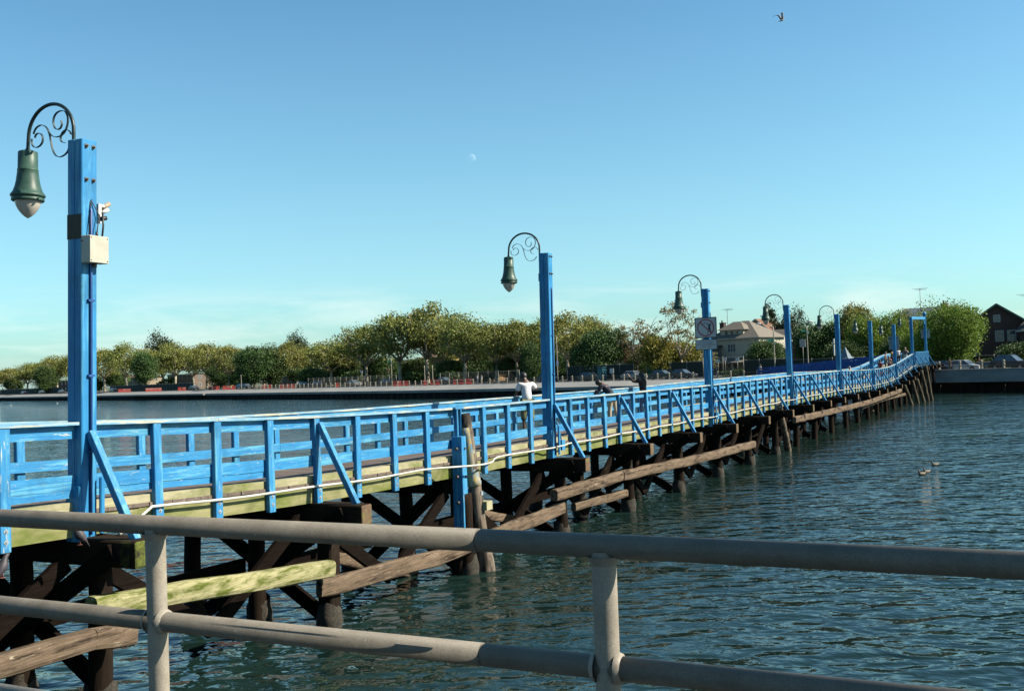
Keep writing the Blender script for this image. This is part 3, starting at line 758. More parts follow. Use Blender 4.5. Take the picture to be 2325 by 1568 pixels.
# ================================================================== PEOPLE
def cloth(name, c, c2=None, sc_=9): return simple(name, c, c2, sc_, .85, bmp=.5)
skin_dark = simple('brown_skin', (0.11, 0.055, 0.035), (0.09, 0.045, 0.03), 6, .5)
skin_mid = simple('tan_skin', (0.38, 0.20, 0.13), (0.34, 0.17, 0.11), 6, .5)
hair_m = simple('black_hair', (0.012, 0.009, 0.008), (0.02, 0.015, 0.012), 30, .5)
hair_g = simple('grey_hair', (0.4, 0.38, 0.34), None, 30, .6)
def skinmesh(name, mat, parent, V, E, Rd, sub=2):
    me = bpy.data.meshes.new(name); me.from_pydata([tuple(v) for v in V], E, []); me.materials.append(mat)
    o = bpy.data.objects.new(name, me); COL.objects.link(o)
    sm = o.modifiers.new('skin', 'SKIN'); sm.use_smooth_shade = True; sm.branch_smoothing = .4
    if not me.skin_vertices: pass
    # roots: first vertex of every island
    seen = set(); adj = {i: [] for i in range(len(V))}
    for a, b in E: adj[a].append(b); adj[b].append(a)
    sv = me.skin_vertices[0].data
    for i, r in enumerate(Rd): sv[i].radius = (r, r) if not hasattr(r, '__len__') else r
    for i in range(len(V)):
        if i in seen: continue
        sv[i].use_root = True; st = [i]
        while st:
            x = st.pop()
            if x in seen: continue
            seen.add(x); st += adj[x]
    ss = o.modifiers.new('sub', 'SUBSURF'); ss.levels = sub; ss.render_levels = sub
    bpy.context.view_layer.update()
    dg = bpy.context.evaluated_depsgraph_get(); nm = bpy.data.meshes.new_from_object(o.evaluated_get(dg)); nm.name = name
    COL.objects.unlink(o); bpy.data.objects.remove(o); bpy.data.meshes.remove(me)
    nm.polygons.foreach_set('use_smooth', [True]*len(nm.polygons))
    if not nm.materials: nm.materials.append(mat)
    return link(name, nm, parent)
def person(loc, yaw, label, h=1.75, lean=0, nod=0, turn=0, armL=None, armR=None, stance=(.0, .0), shirt=None, pants=None, skin=None, hair=None,
           short=False, sleeve=.55, longhair=False, cap=None, shoe=None, detail=False, group=None, sit=False):
    """local +y is where the person faces, +x is the right-hand side"""
    k = h/1.75; o = empty('person', loc, yaw-PI/2, label, 'person', group)
    L = R(lean)
    def up(x, y, z):   # rotates the torso forward about the pelvis
        dz = z-.95
        return Vector((x, y*math.cos(L)+dz*math.sin(L), .95-y*math.sin(L)+dz*math.cos(L)))
    V = {}; 
    V['pel'] = Vector((0, 0, .95)); V['spi'] = up(0, .0, 1.14); V['che'] = up(0, .01, 1.32); V['neb'] = up(0, 0, 1.46)
    hd = R(nod); tn = R(turn)
    def head(x, y, z):
        q = Vector((x, y, z-1.50)); q = Matrix.Rotation(-hd, 3, 'X') @ q; q = Matrix.Rotation(tn, 3, 'Z') @ q
        return up(q.x, q.y, q.z+1.50)
    V['nec'] = head(0, .0, 1.53); V['jaw'] = head(0, .025, 1.585); V['hea'] = head(0, .012, 1.65); V['top'] = head(0, .005, 1.71)
    V['nos'] = head(0, .115, 1.62)
    for s, sd in ((-1, 'l'), (1, 'r')):
        V['sh'+sd] = up(.175*s, 0, 1.42)
        a = (armL if s < 0 else armR) or ((.06*s, .02, -.99), (.02*s, .15, -.95))
        e = V['sh'+sd]+Vector(a[0]).normalized()*.28; w = e+Vector(a[1]).normalized()*.25; f = Vector(a[1]).normalized()
        V['el'+sd] = e; V['wr'+sd] = w; V['pa'+sd] = w+f*.07; V['fi'+sd] = w+f*.16
        st = stance[0 if s < 0 else 1]
        V['hi'+sd] = Vector((.09*s, 0, .90))
        if sit:
            V['kn'+sd] = Vector((.12*s, .42, .92)); V['an'+sd] = Vector((.12*s, .44, .50)); V['to'+sd] = Vector((.13*s, .60, .45))
        else:
            V['kn'+sd] = Vector((.105*s, .03+st*.5, .50)); V['an'+sd] = Vector((.11*s, -.02+st, .085)); V['to'+sd] = Vector((.135*s, .15+st, .04))
    V = {n: v*k for n, v in V.items()}
    names = list(V); idx = {n: i for i, n in enumerate(names)}
    rad = dict(pel=.125, spi=.115, che=.135, neb=.075, nec=.055, jaw=.072, hea=.098, top=.07, nos=.018, shl=.062, shr=.062, ell=.042, elr=.042, wrl=.028, wrr=.028,
               pal=.036, par=.036, fil=.014, fir=.014, hil=.095, hir=.095, knl=.058, knr=.058, anl=.042, anr=.042, tol=.035, tor=.035)
    E = [('pel', 'spi'), ('spi', 'che'), ('che', 'neb'), ('neb', 'nec'), ('nec', 'jaw'), ('jaw', 'hea'), ('hea', 'top'), ('jaw', 'nos')]
    for sd in 'lr': E += [('neb', 'sh'+sd), ('sh'+sd, 'el'+sd), ('el'+sd, 'wr'+sd), ('wr'+sd, 'pa'+sd), ('pel', 'hi'+sd), ('hi'+sd, 'kn'+sd), ('kn'+sd, 'an'+sd), ('an'+sd, 'to'+sd)]
    VV = [V[n] for n in names]; RR = [rad[n]*k for n in names]; EE = [(idx[a], idx[b]) for a, b in E]
    for sd, s in (('l', -1), ('r', 1)):
        if detail:   # five fingers and a thumb from the palm's side
            f = (V['pa'+sd]-V['wr'+sd]).normalized(); sx = f.cross(Vector((0, 0, 1)));
            sx = sx.normalized() if sx.length > .1 else Vector((1, 0, 0)); nn = sx.cross(f)
            RR[idx['pa'+sd]] = .034*k
            for j, (of, ln) in enumerate(((-.03, .065), (-.01, .08), (.011, .075), (.031, .06))):
                b = len(VV); p = V['pa'+sd]+sx*of*k+f*.025*k
                VV += [p+f*ln*.5*k-nn*.006*k, p+f*ln*.85*k-nn*.025*k]; RR += [.010*k, .008*k]; EE += [(idx['pa'+sd], b), (b, b+1)]
            b = len(VV); p = V['pa'+sd]-sx*.034*k*s
            VV += [p+f*.0*k-sx*.02*k*s, p+f*.035*k-sx*.03*k*s]; RR += [.011*k, .009*k]; EE += [(idx['pa'+sd], b), (b, b+1)]
        else: EE.append((idx['pa'+sd], idx['fi'+sd]))
    if detail: RR[idx['fil']] = RR[idx['fir']] = .004; 
    # drop unused finger tips when detailed
    if detail:
        keep = [i for i in range(len(VV)) if i not in (idx['fil'], idx['fir'])]; mp = {o_: n_ for n_, o_ in enumerate(keep)}
        VV = [VV[i] for i in keep]; RR = [RR[i] for i in keep]; EE = [(mp[a], mp[b]) for a, b in EE]
    skinmesh('body', skin, o, VV, EE, RR, 2)
    def sub(name, mat, spec, E2, sub_=2):
        nn = list(spec); ii = {n: i for i, n in enumerate(nn)}
        pts = []
        for n in nn:
            v = spec[n][0]; pts.append(v)
        return skinmesh(name, mat, o, pts, [(ii[a], ii[b]) for a, b in E2], [spec[n][1]*k for n in nn], sub_)
    sp = {'pel': (V['pel']-Vector((0, 0, .06)), .15), 'spi': (V['spi'], .15), 'che': (V['che'], .168), 'neb': (V['neb'], .112)}
    e2 = [('pel', 'spi'), ('spi', 'che'), ('che', 'neb')]
    for sd in 'lr':
        sp['sh'+sd] = (V['sh'+sd], .088); sp['up'+sd] = (V['sh'+sd].lerp(V['el'+sd], min(sleeve, 1)), .082 if sleeve < 1 else .058); e2 += [('neb', 'sh'+sd), ('sh'+sd, 'up'+sd)]
        if sleeve > 1: sp['fo'+sd] = (V['el'+sd].lerp(V['wr'+sd], .92), .044); e2.append(('up'+sd, 'fo'+sd))
    sub('shirt', shirt, sp, e2)
    sp = {'pel': (V['pel']-Vector((0, 0, .01)), .142)}; e2 = []
    for sd in 'lr':
        sp['hi'+sd] = (V['hi'+sd], .115); sp['kn'+sd] = (V['kn'+sd]+Vector((0, -.01, 0)), .092 if short else .078); e2 += [('pel', 'hi'+sd), ('hi'+sd, 'kn'+sd)]
        e = V['kn'+sd].lerp(V['an'+sd], .28 if short else .93); sp['an'+sd] = (e, .088 if short else .068); e2.append(('kn'+sd, 'an'+sd))
    sub('shorts' if short else 'trousers', pants, sp, e2)
    if shoe:
        sp = {}; e2 = []
        for sd in 'lr':
            sp['h'+sd] = (V['an'+sd]-Vector((0, .02, .03))*k, .052); sp['t'+sd] = (V['to'+sd], .045); e2.append(('h'+sd, 't'+sd))
        sub('shoes', shoe, sp, e2, 1)
    m = MB(); c = V['hea'].lerp(V['top'], .3); ax = (V['top']-V['jaw']).normalized(); fw = (V['nos']-V['jaw']).normalized(); rx = fw.cross(ax).normalized(); fw = ax.cross(rx)
    MM = Matrix((rx, fw, ax)).transposed()
    m.ball(c-fw*.016*k+ax*.012*k, (.098*k, .112*k, .112*k), 14, 10, MM)
    if longhair:
        m.tube([c-fw*.03*k, c-fw*.075*k-ax*.10*k, c-fw*.08*k-ax*.22*k, c-fw*.07*k-ax*.34*k], [.10*k, .11*k, .12*k, .07*k], 12)
    if hair: m.build('hair', hair, o)
    if cap:
        m = MB(); m.ball(c+ax*.03*k, (.108*k, .118*k, .10*k), 14, 8, MM); m.ball(c+fw*.12*k+ax*.03*k, (.07*k, .085*k, .014*k), 10, 6, MM); m.build('cap', cap, o)
    return o
def on_deck(px, v, extra=0): 
    u = u_for_px(px, v, zc(15)-1.1); p = bw(u, v, zc(u)-1.17+extra); return p
NYAW = math.atan2(-NV.y, -NV.x)   # facing across the bridge, away from the sun
white_t = cloth('white_cotton', (.80, .80, .82), (.74, .74, .77)); olive_c = cloth('camouflage_cotton', (.19, .20, .10), (.06, .065, .035), 6)
navy_c = cloth('navy_cotton', (.014, .02, .04), (.02, .028, .055)); khaki_c = cloth('khaki_cotton', (.50, .45, .34), (.42, .37, .27)); black_c = cloth('dark_plum_cotton', (.022, .012, .014), (.035, .02, .022)); jean_c = cloth('blue_denim', (.10, .14, .27), (.14, .19, .33))
red_c = cloth('red_cotton', (.36, .05, .05)); yel_c = cloth('orange_yellow_cotton', (.62, .36, .06)); grey_c = cloth('grey_cotton', (.22, .23, .21)); dark_c = cloth('charcoal_cotton', (.03, .03, .035)); beige_c = cloth('beige_cotton', (.5, .42, .32)); pink_c = cloth('pinkish_cotton', (.55, .32, .27))
shoe_b = cloth('black_shoes', (.02, .02, .02)); shoe_r = cloth('red_sandals', (.35, .06, .04)); shoe_w = cloth('white_shoes', (.7, .68, .64))
person(on_deck(1199, -2.42), NYAW-.80, 'person in a white T-shirt and camouflage shorts leaning on the far railing, seen from behind', 1.90, lean=9, nod=26, turn=30,
       armL=((-.3, .25, -.92), (.15, .9, -.2)), armR=((.62, .42, -.62), (-.25, .95, .1)), stance=(.02, -.06), shirt=white_t, pants=olive_c, skin=skin_dark, hair=hair_m, short=True, sleeve=.75, shoe=shoe_r, detail=True)
person(on_deck(1392, -2.22), NYAW-.12, 'person in a navy T-shirt and khaki trousers bending forward over the far railing', 1.78, lean=44, nod=26, turn=10,
       armL=((-.25, .5, -.75), (.1, .95, -.2)), armR=((.25, .5, -.75), (-.1, .95, -.2)), stance=(.10, -.12), shirt=navy_c, pants=khaki_c, skin=simple('brown_skin_mid', (.20, .095, .06), None, 6, .5), hair=hair_m, sleeve=.7, shoe=shoe_b, detail=True)
person(on_deck(1462, -2.35), NYAW-.25, 'person with long dark hair, dark top and jeans, raising the left arm to throw', 1.72, lean=4, nod=8, turn=20,
       armL=((-.75, .55, .0), (-.45, .35, .85)), armR=((.35, .2, -.9), (-.2, .7, -.5)), stance=(.06, -.06), shirt=black_c, pants=jean_c, skin=skin_mid, hair=hair_m, longhair=True, sleeve=1.1, shoe=shoe_b, detail=True)
GP = 'people gathered at the foot of the ramp'
def far(px, v, lab, yaw, **kw):
    return person(on_deck(px, v), yaw, lab, group=GP, **kw)
CY = BYAW+PI  # walking towards the camera
far(1934, -1.5, 'person in a yellow-orange top low behind the railing, left of the group', NYAW, h=1.45, shirt=yel_c, pants=dark_c, skin=skin_mid, hair=hair_g, lean=15)
far(1955, -1.6, 'child with pale hair barely showing above the railing', CY, h=1.22, shirt=white_t, pants=dark_c, skin=skin_mid, hair=hair_g)
far(1980, -1.9, 'person in dark jacket with grey hair at the far rail, left of the group', NYAW, h=1.75, shirt=dark_c, pants=dark_c, skin=skin_mid, hair=hair_g, sleeve=1.1, lean=8)
far(1999, -1.2, 'person in a dark top and red shorts at the left of the group', CY, h=1.62, shirt=red_c, pants=red_c, skin=skin_mid, hair=hair_m, lean=10)
far(2012, -1.7, 'person in a grey-green jacket with brown hair, left in the group', NYAW, h=1.85, shirt=grey_c, pants=grey_c, skin=skin_mid, hair=simple('brown_hair', (.16, .08, .04), None, 20, .6), sleeve=1.1)
far(2020, -1.0, 'person in a pink top with an arm up, front of the group', CY, h=1.65, shirt=pink_c, pants=red_c, skin=skin_mid, hair=hair_g, armR=((.5, .5, .2), (.1, .7, .5)))
far(2028, -1.6, 'person in a bright yellow-orange shirt standing tall in the group', NYAW-.6, h=1.85, shirt=yel_c, pants=dark_c, skin=skin_dark, hair=hair_m)
far(2041, -1.7, 'person in a white shirt at the right of the group', CY+.5, h=1.78, shirt=white_t, pants=dark_c, skin=skin_dark, hair=hair_m)
far(2057, -1.2, 'bare-armed person in dark top and white shorts at the head of the ramp', CY, h=1.75, shirt=simple('khaki_vest', (.15, .13, .09), None, 5, .8), pants=white_t, skin=simple('fair_skin', (.5, .3, .22), None, 5, .5), hair=simple('bald_skin', (.45, .27, .2), None, 5, .5), short=True, sleeve=.3, armL=((-.4, .3, -.7), (.4, .6, .7)))  # fairer skin colour than the rest of the group

# ================================================================== BIRDS
def loft_body(mb, st, n=10, M=None):
    """stations (x, z, ry, rz) along the body"""
    vs = []; fs = []
    for x, z, ry, rz in st:
        for k in range(n):
            t = 2*PI*k/n; q = Vector((x, ry*math.cos(t), z+rz*math.sin(t))); vs.append(M @ q if M else q)
    for i in range(len(st)-1):
        for k in range(n):
            k2 = (k+1) % n; fs.append((i*n+k, i*n+k2, i*n+n+k2, i*n+n+k))
    fs.append(tuple(range(n-1, -1, -1))); fs.append(tuple((len(st)-1)*n+i for i in range(n)))
    mb.add(vs, fs, True)
gull_w = simple('gull_white', (.42, .44, .46), (.36, .38, .41), 8, .7); gull_g = simple('gull_grey_wing', (.13, .14, .16), (.10, .11, .13), 8, .7); beak_m = simple('beak_horn', (.25, .16, .04), None, 8, .5)
gp = at(1774, 47, 42.0)
gl = empty('gull', gp, R(10), 'grey gull in flight with raised wings, high at the upper right of the sky', 'bird')
gl.rotation_euler = (R(8), R(-22), R(8)); gl.scale = (.64, .64, .64)
m = MB(); loft_body(m, [(-.26, -.01, .035, .006), (-.2, 0, .03, .012), (-.12, .0, .045, .04), (0, .0, .068, .068), (.1, .01, .06, .06), (.17, .025, .036, .038), (.205, .035, .034, .035), (.235, .03, .02, .018)]); m.build('body', gull_w, gl)
m = MB(); m.lathe([(0.012, 0), (.010, .03), (.002, .055)], 8, (.24, 0, .028), M=Matrix.Rotation(R(95), 3, 'Y')); m.build('beak', beak_m, gl)
def wing(sg):
    m = MB(); P = [(0, .04, .03, .16), (.16*1, .2, .03, .15), (.30, .36, .0, .13), (.34, .50, -.09, .10), (.30, .62, -.20, .055), (.27, .68, -.27, .01)]
    st = [((.05, .05, .04), .15), ((.05, .16, .20), .15), ((.06, .25, .36), .14), ((.0, .36, .43), .12), ((-.10, .46, .45), .085), ((-.22, .55, .44), .02)]
    vs = []; fs = []
    for (x, y, z), c in st:
        for dx, dz in ((c*.45, 0), (c*.1, .012), (-c*.55, 0), (c*.1, -.006)): vs.append((x+dx, y*sg, z+dz))
    for i in range(len(st)-1):
        for j in range(4):
            k = (j+1) % 4; fs.append((i*4+j, i*4+k, i*4+4+k, i*4+4+j))
    fs += [(3, 2, 1, 0), (20, 21, 22, 23)]
    m.add(vs, fs, True); m.build('wing', gull_g, gl)
wing(1); wing(-1)
pig = simple('pigeon_plumage', (.035, .03, .042), (.07, .06, .075), 14, .6); legm = simple('pink_leg', (.3, .1, .08), None, 9, .6)
def pigeon(loc, yaw, lab):
    o = empty('pigeon', loc, yaw, lab, 'bird', None); m = MB()
    M = Matrix.Rotation(R(-52), 3, 'Y')
    M4 = Matrix.Translation((0, 0, .125)) @ M.to_4x4()
    loft_body(m, [(-.19, -.01, .022, .006), (-.12, 0, .03, .016), (-.07, 0, .052, .045), (0, 0, .065, .062), (.06, .005, .056, .056), (.10, .018, .036, .04), (.135, .03, .027, .03), (.165, .03, .026, .026), (.185, .022, .014, .014)], 12, M4)
    m.build('body', pig, o)
    m = MB(); m.lathe([(.007, 0), (.006, .012), (.001, .026)], 6, M4 @ Vector((.185, 0, .022)), M=Matrix.Rotation(R(85), 3, 'Y')); m.build('beak', sign_black, o)
    m = MB()
    for y in (-.022, .022): m.tube([(0.0, y, .08), (.005, y, .0)], .005, 6); m.tube([(-.02, y, .004), (.035, y, .004)], .004, 5)
    m.build('leg', legm, o); return o
pp = bw(-.17, .10, zc(0)-1.52); 
pigeon(at(182, 1236, bw(-.2, .95, 0).y), R(215), 'dark pigeon standing on the cap beam at the foot of the nearest lamp post')
pigeon(at(4, 1312, bw(-1.3, .45, 0).y), R(60), 'dark pigeon perched on a brace at the left edge of the photo')
duck_b = simple('duck_brown', (.26, .20, .14), (.10, .075, .05), 12, .7); duck_h = simple('duck_dark_head', (.018, .022, .022), None, 9, .5); duck_w = simple('duck_pale_breast', (.36, .32, .25), None, 9, .7)
def duck(px, py, yaw, lab):
    o = empty('duck', atz(px, py, 0), yaw, lab, 'duck', 'ducks swimming on the right'); o.scale = (.74, .74, .74); m = MB()
    loft_body(m, [(-.27, .11, .02, .008), (-.2, .085, .06, .03), (-.1, .055, .10, .075), (.03, .045, .115, .09), (.13, .05, .09, .08), (.19, .07, .05, .05)], 12); m.build('body', duck_b, o)
    m = MB(); loft_body(m, [(.02, .0, .0, .0), (.05, .05, .1, .08), (.15, .05, .082, .075), (.2, .06, .03, .035)], 10); m.build('breast', duck_w, o)
    m = MB(); m.tube([(.14, 0, .09), (.17, 0, .16), (.175, 0, .21)], [.045, .034, .036], 10); m.ball((.19, 0, .235), (.052, .038, .038), 10, 8); m.build('head', duck_h, o)
    m = MB(); loft_body(m, [(.23, .232, .016, .012), (.27, .224, .018, .007), (.29, .222, .012, .004)], 8); m.build('bill', beak_m, o); return o
duck(2122, 1056, R(190), 'dark-headed duck ahead of the pair, furthest of the three')
duck(2103, 1072, R(205), 'middle duck, close behind the nearest one')
duck(2092, 1077, R(200), 'nearest of the three swimming ducks, with a pale breast')
for px, py, lab in ((25, 920, 'white gull floating at the far left edge of the water'), (130, 915, 'white gull floating left of the nearest lamp post'), (223, 921, 'white gull floating just right of the nearest lamp post'), (472, 905, 'pale gull floating in front of the dark sheet wall')):
    o = empty('floating_gull', atz(px, py, 0), R(random.uniform(0, 360)), lab, 'bird', 'gulls floating far out'); m = MB()
    loft_body(m, [(-.35, .16, .03, .02), (-.2, .1, .1, .07), (.05, .09, .13, .11), (.2, .12, .08, .09), (.24, .2, .05, .06), (.28, .27, .06, .055), (.34, .27, .03, .03)], 10); m.build('body', gull_w, o)
    m = MB(); m.ball((-.08, 0, .15), (.24, .11, .06), 10, 6); m.build('folded_wing', gull_g, o)

# ================================================================== FOREGROUND RAILING
ZR = CAMZ-.443
ra_, rb_ = Vector((-1.79, 3.58, 0)), Vector((1.075, 2.15, 0)); rd = (rb_-ra_).normalized()
fr = empty('pipe_railing', (ra_+(rb_-ra_)*.5)+Vector((0, 0, 2.8)), 0, 'weathered grey steel pipe railing crossing the foreground', 'railing')
O = Vector(fr.location)
def railpt(px, r0=None):
    k = ray(px, 1240); k = k.x/k.y
    s = (k*ra_.y-ra_.x)/((rb_-ra_).x-k*(rb_-ra_).y); return ra_+(rb_-ra_)*s
J = railpt(1090); P1_, P2_ = railpt(353), railpt(1369)
def rp(p, z): return Vector((p.x, p.y, z))-O
mb = MB()
mb.tube([rp(ra_-rd*2.4, ZR), rp(J-rd*.004, ZR)], .0305, 32); mb.tube([rp(J+rd*.004, ZR), rp(rb_+rd*3, ZR)], .0302, 32)
mb.tube([rp(J-rd*.02, ZR), rp(J+rd*.02, ZR)], .0275, 24)
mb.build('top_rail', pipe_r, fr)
ZM = CAMZ-.745
mb = MB()
mb.tube([rp(ra_-rd*2.4, ZM), rp(J-rd*.004, ZM)], .0305, 32); mb.tube([rp(J+rd*.004, ZM), rp(rb_+rd*3, ZM)], .0302, 32); mb.tube([rp(J-rd*.02, ZM), rp(J+rd*.02, ZM)], .0275, 24)
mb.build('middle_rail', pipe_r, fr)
mb = MB(); mb.tube([rp(ra_-rd*2.4, 3.25), rp(rb_+rd*3, 3.25)], .0305, 24); mb.build('bottom_rail', pipe_m, fr)
pd = (P2_-P1_)
for i in (-1, 0, 1, 2):
    p = P1_+pd*i; mb = MB(); mb.tube([rp(p, 2.80), rp(p, ZR-.012)], .0315, 32, cap=False)
    po = mb.build('post', pipe_m, fr)
    for z in (ZM, ZR):  # weld fillets where the rails meet the post
        for s in ((-1, 1) if z == ZM else (0,)):
            mb = MB()
            if s: mb.tube([rp(p+rd*s*.026, z), rp(p+rd*s*.036, z), rp(p+rd*s*.041, z)], [.040, .037, .031], 24, cap=False)
            else: mb.tube([rp(p, z-.047), rp(p, z-.035), rp(p, z-.024)], [.032, .037, .042], 24, cap=False)
            mb.build('weld', pipe_m, po)
# ================================================================== SHORE
SH = [Vector(p) for p in ((-1700, 2136), (-420, 662), (-210, 420), (-83, 272), (-20, 192), (29, 144), (50, 124), (57.3, 114.6), (92, 70), (400, -325))]
def offs(d, lst=SH):
    out = []
    for i, p in enumerate(lst):
        a = lst[max(i-1, 0)]; b = lst[min(i+1, len(lst)-1)]
        t = (b-a).normalized(); n = Vector((-t.y, t.x)); out.append(p+n*d)
    return out
def hit(px, d, py=885, poly=None):
    r = ray(px, py); k = r.x/r.y; P = poly or offs(d)
    for a, b in zip(P, P[1:]):
        fa = a.x-k*a.y; fb = b.x-k*b.y
        if fa*fb <= 0 and abs(fa-fb) > 1e-9:
            s = fa/(fa-fb); q = a+(b-a)*s
            if q.y > 20: return Vector((q.x, q.y, 0)), (b-a).normalized()
    raise RuntimeError('no hit')
GZ = 2.35
def strip(name, d0, z0, d1, z1, mat, i0=0, i1=None, kind='structure', extra=None):
    A = offs(d0)[i0:i1]; B = offs(d1)[i0:i1]; m = MB(); vs = []; fs = []
    for a, b in zip(A, B): vs += [(a.x, a.y, z0), (b.x, b.y, z1)]
    for i in range(len(A)-1): fs.append((2*i, 2*i+2, 2*i+3, 2*i+1))
    m.add(vs, fs); o = m.build(name, mat)
    if kind: o['kind'] = kind
    return o
strip('ground', 6.0, GZ, 2600, GZ, ground_m)
strip('sidewalk', 6.2, GZ+.004, 12, GZ+.004, asphalt)
strip('road', 12, GZ-.09+.10, 24, GZ-.09+.10, asphalt)
strip('pavement', 24, GZ+.10, 28, GZ+.10, concrete)
# left bulkhead: corrugated sheet wall under a concrete cap, sloping apron behind
def resample(P, step):
    out = []
    for a, b in zip(P, P[1:]):
        n = max(1, int((b-a).length/step)); out += [a.lerp(b, i/n) for i in range(n)]
    out.append(P[-1]); return out
left = [Vector((-420, 662))]+SH[2:6]+[Vector((50, 124))]
bul = empty('sheet_pile_wall', (-20, 192, 0), 0, 'long dark corrugated sheet-pile wall with a pale sloping concrete apron on the far left shore', 'sea wall')
OB = Vector((-20, 192, 0))
m = MB(); P = resample(left, 0.55); vs = []; fs = []
nn = []
for i, p in enumerate(P):
    t = (P[min(i+1, len(P)-1)]-P[max(i-1, 0)]).normalized(); n = Vector((-t.y, t.x)); q = p+n*(.30 if (i//2) % 2 else .62)
    vs += [(q.x-OB.x, q.y-OB.y, -1.5), (q.x-OB.x, q.y-OB.y, 1.2)]
for i in range(len(P)-1): fs.append((2*i, 2*i+2, 2*i+3, 2*i+1))
m.add(vs, fs); m.build('sheeting', sheet_m, bul)
def wallstrip(name, poly, da, db, za, zb, mat, parent, O_):
    A = offs(da, poly); B = offs(db, poly); m = MB(); vs = []; fs = []
    for a, b in zip(A, B):
        vs += [(a.x-O_.x, a.y-O_.y, za), (b.x-O_.x, b.y-O_.y, za), (b.x-O_.x, b.y-O_.y, zb), (a.x-O_.x, a.y-O_.y, zb)]
    for i in range(len(A)-1):
        for j in range(4): k = (j+1) % 4; fs.append((i*4+j, i*4+k, i*4+4+k, i*4+4+j))
    e = len(A)*4-4; fs += [(3, 2, 1, 0), (e, e+1, e+2, e+3)]
    m.add(vs, fs); return m.build(name, mat, parent)
wallstrip('cap_beam', left, 0, .9, 1.12, 1.60, concrete_d, bul, OB)
m = MB(); A = offs(.9, left); B = offs(6.1, left); vs = []; fs = []
for a, b in zip(A, B): vs += [(a.x-OB.x, a.y-OB.y, 1.595), (b.x-OB.x, b.y-OB.y, 2.36), (b.x-OB.x, b.y-OB.y, 1.0), (a.x-OB.x, a.y-OB.y, 1.0)]
for i in range(len(A)-1):
    for j in range(4): k = (j+1) % 4; fs.append((i*4+j, i*4+k, i*4+4+k, i*4+4+j))
m.add(vs, fs); m.build('apron', apron_m, bul)
# a slightly stepped-out length of the apron on the left
pa, ta = hit(297, -.6); pb, tb = hit(462, -.6)
m = MB(); n2 = Vector((-ta.y, ta.x, 0))
m.prism([(-.2, 1.2), (-.2, 1.62), (5, 2.2), (5, 1.2)], pa-OB, n2, Vector((0, 0, 1)), (pb-pa).normalized(), (pb-pa).length); m.build('apron', apron_m, bul)
# right concrete wall
right = [Vector((49.3, 124.9)), Vector((57.3, 114.6)), Vector((92, 70)), Vector((140, 8))]
OR = Vector((57.3, 114.6, 0))
rw = empty('concrete_sea_wall', OR, 0, 'grey concrete sea wall with a dark undercut base on the right shore', 'sea wall')
wallstrip('parapet', right, 0, .7, 1.22, 2.66, concrete_d, rw, OR)
wallstrip('coping', right, -.04, .75, 2.665, 2.74, concrete, rw, OR)
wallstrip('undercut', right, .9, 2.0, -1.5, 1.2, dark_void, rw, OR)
for p in resample(right[:3], 2.6):
    m = MB(); m.tube([(p.x-OR.x+.3, p.y-OR.y+.35, -1.5), (p.x-OR.x+.3, p.y-OR.y+.35, 1.21)], .16, 8); m.build('timber_pile', dark_void, rw)
m = MB(); m.prism([(0, 1.0), (0, GZ), (8, GZ), (8, 1.0)], (right[0].x-OR.x, right[0].y-OR.y, 0), (.64, .77, 0), (0, 0, 1), (-.77, .64, 0), .5); m.build('return_wall', concrete_d, rw)
# concrete post-and-rail fences
pm = MB(); pm.beam((0, 0, 0), (0, 0, .86), .24, .24, up=(1, 0, 0), ch=.03); pm.lathe([(.135, .80), (.15, .84), (.15, .90), (.11, .98), (0.001, 1.01)], 12); pm.lathe([(.15, .42), (.155, .44), (.155, .52), (.15, .54)], 8)
POST = pm.mesh('post', postc)
rail_m = simple('dark_rail_pipe', (.10, .10, .09), (.06, .055, .05), 5, .6)
def fence(poly, d, z, step, o, O_, lim=90, far_first=False):
    P = resample(offs(d, poly), step); P = P[::-1]
    for i, p in enumerate(P):
        if i < lim: q = link('post', POST, o, (p.x-O_.x, p.y-O_.y, z), (0, 0, random.uniform(0, .3)))
    for zz in (.38, .74):
        m = MB(); m.tube([(a.x-O_.x, a.y-O_.y, z+zz) for a in P], .035, 5); m.build('rail', rail_m, o)
lf = empty('promenade_fence', (-20, 192, 0), 0, 'long post-and-rail fence of cream concrete posts above the sloping apron', 'fence')
fence([Vector((-70, 255.6)), Vector((-20, 192)), Vector((29, 144)), Vector((47, 127))], 6.35, GZ, 2.15, lf, OB, 98)
rf = empty('wall_top_fence', OR, 0, 'post-and-rail fence of cream posts on top of the concrete sea wall at right', 'fence')
fence(right[:3], .35, 2.742, 2.35, rf, OR, 30)

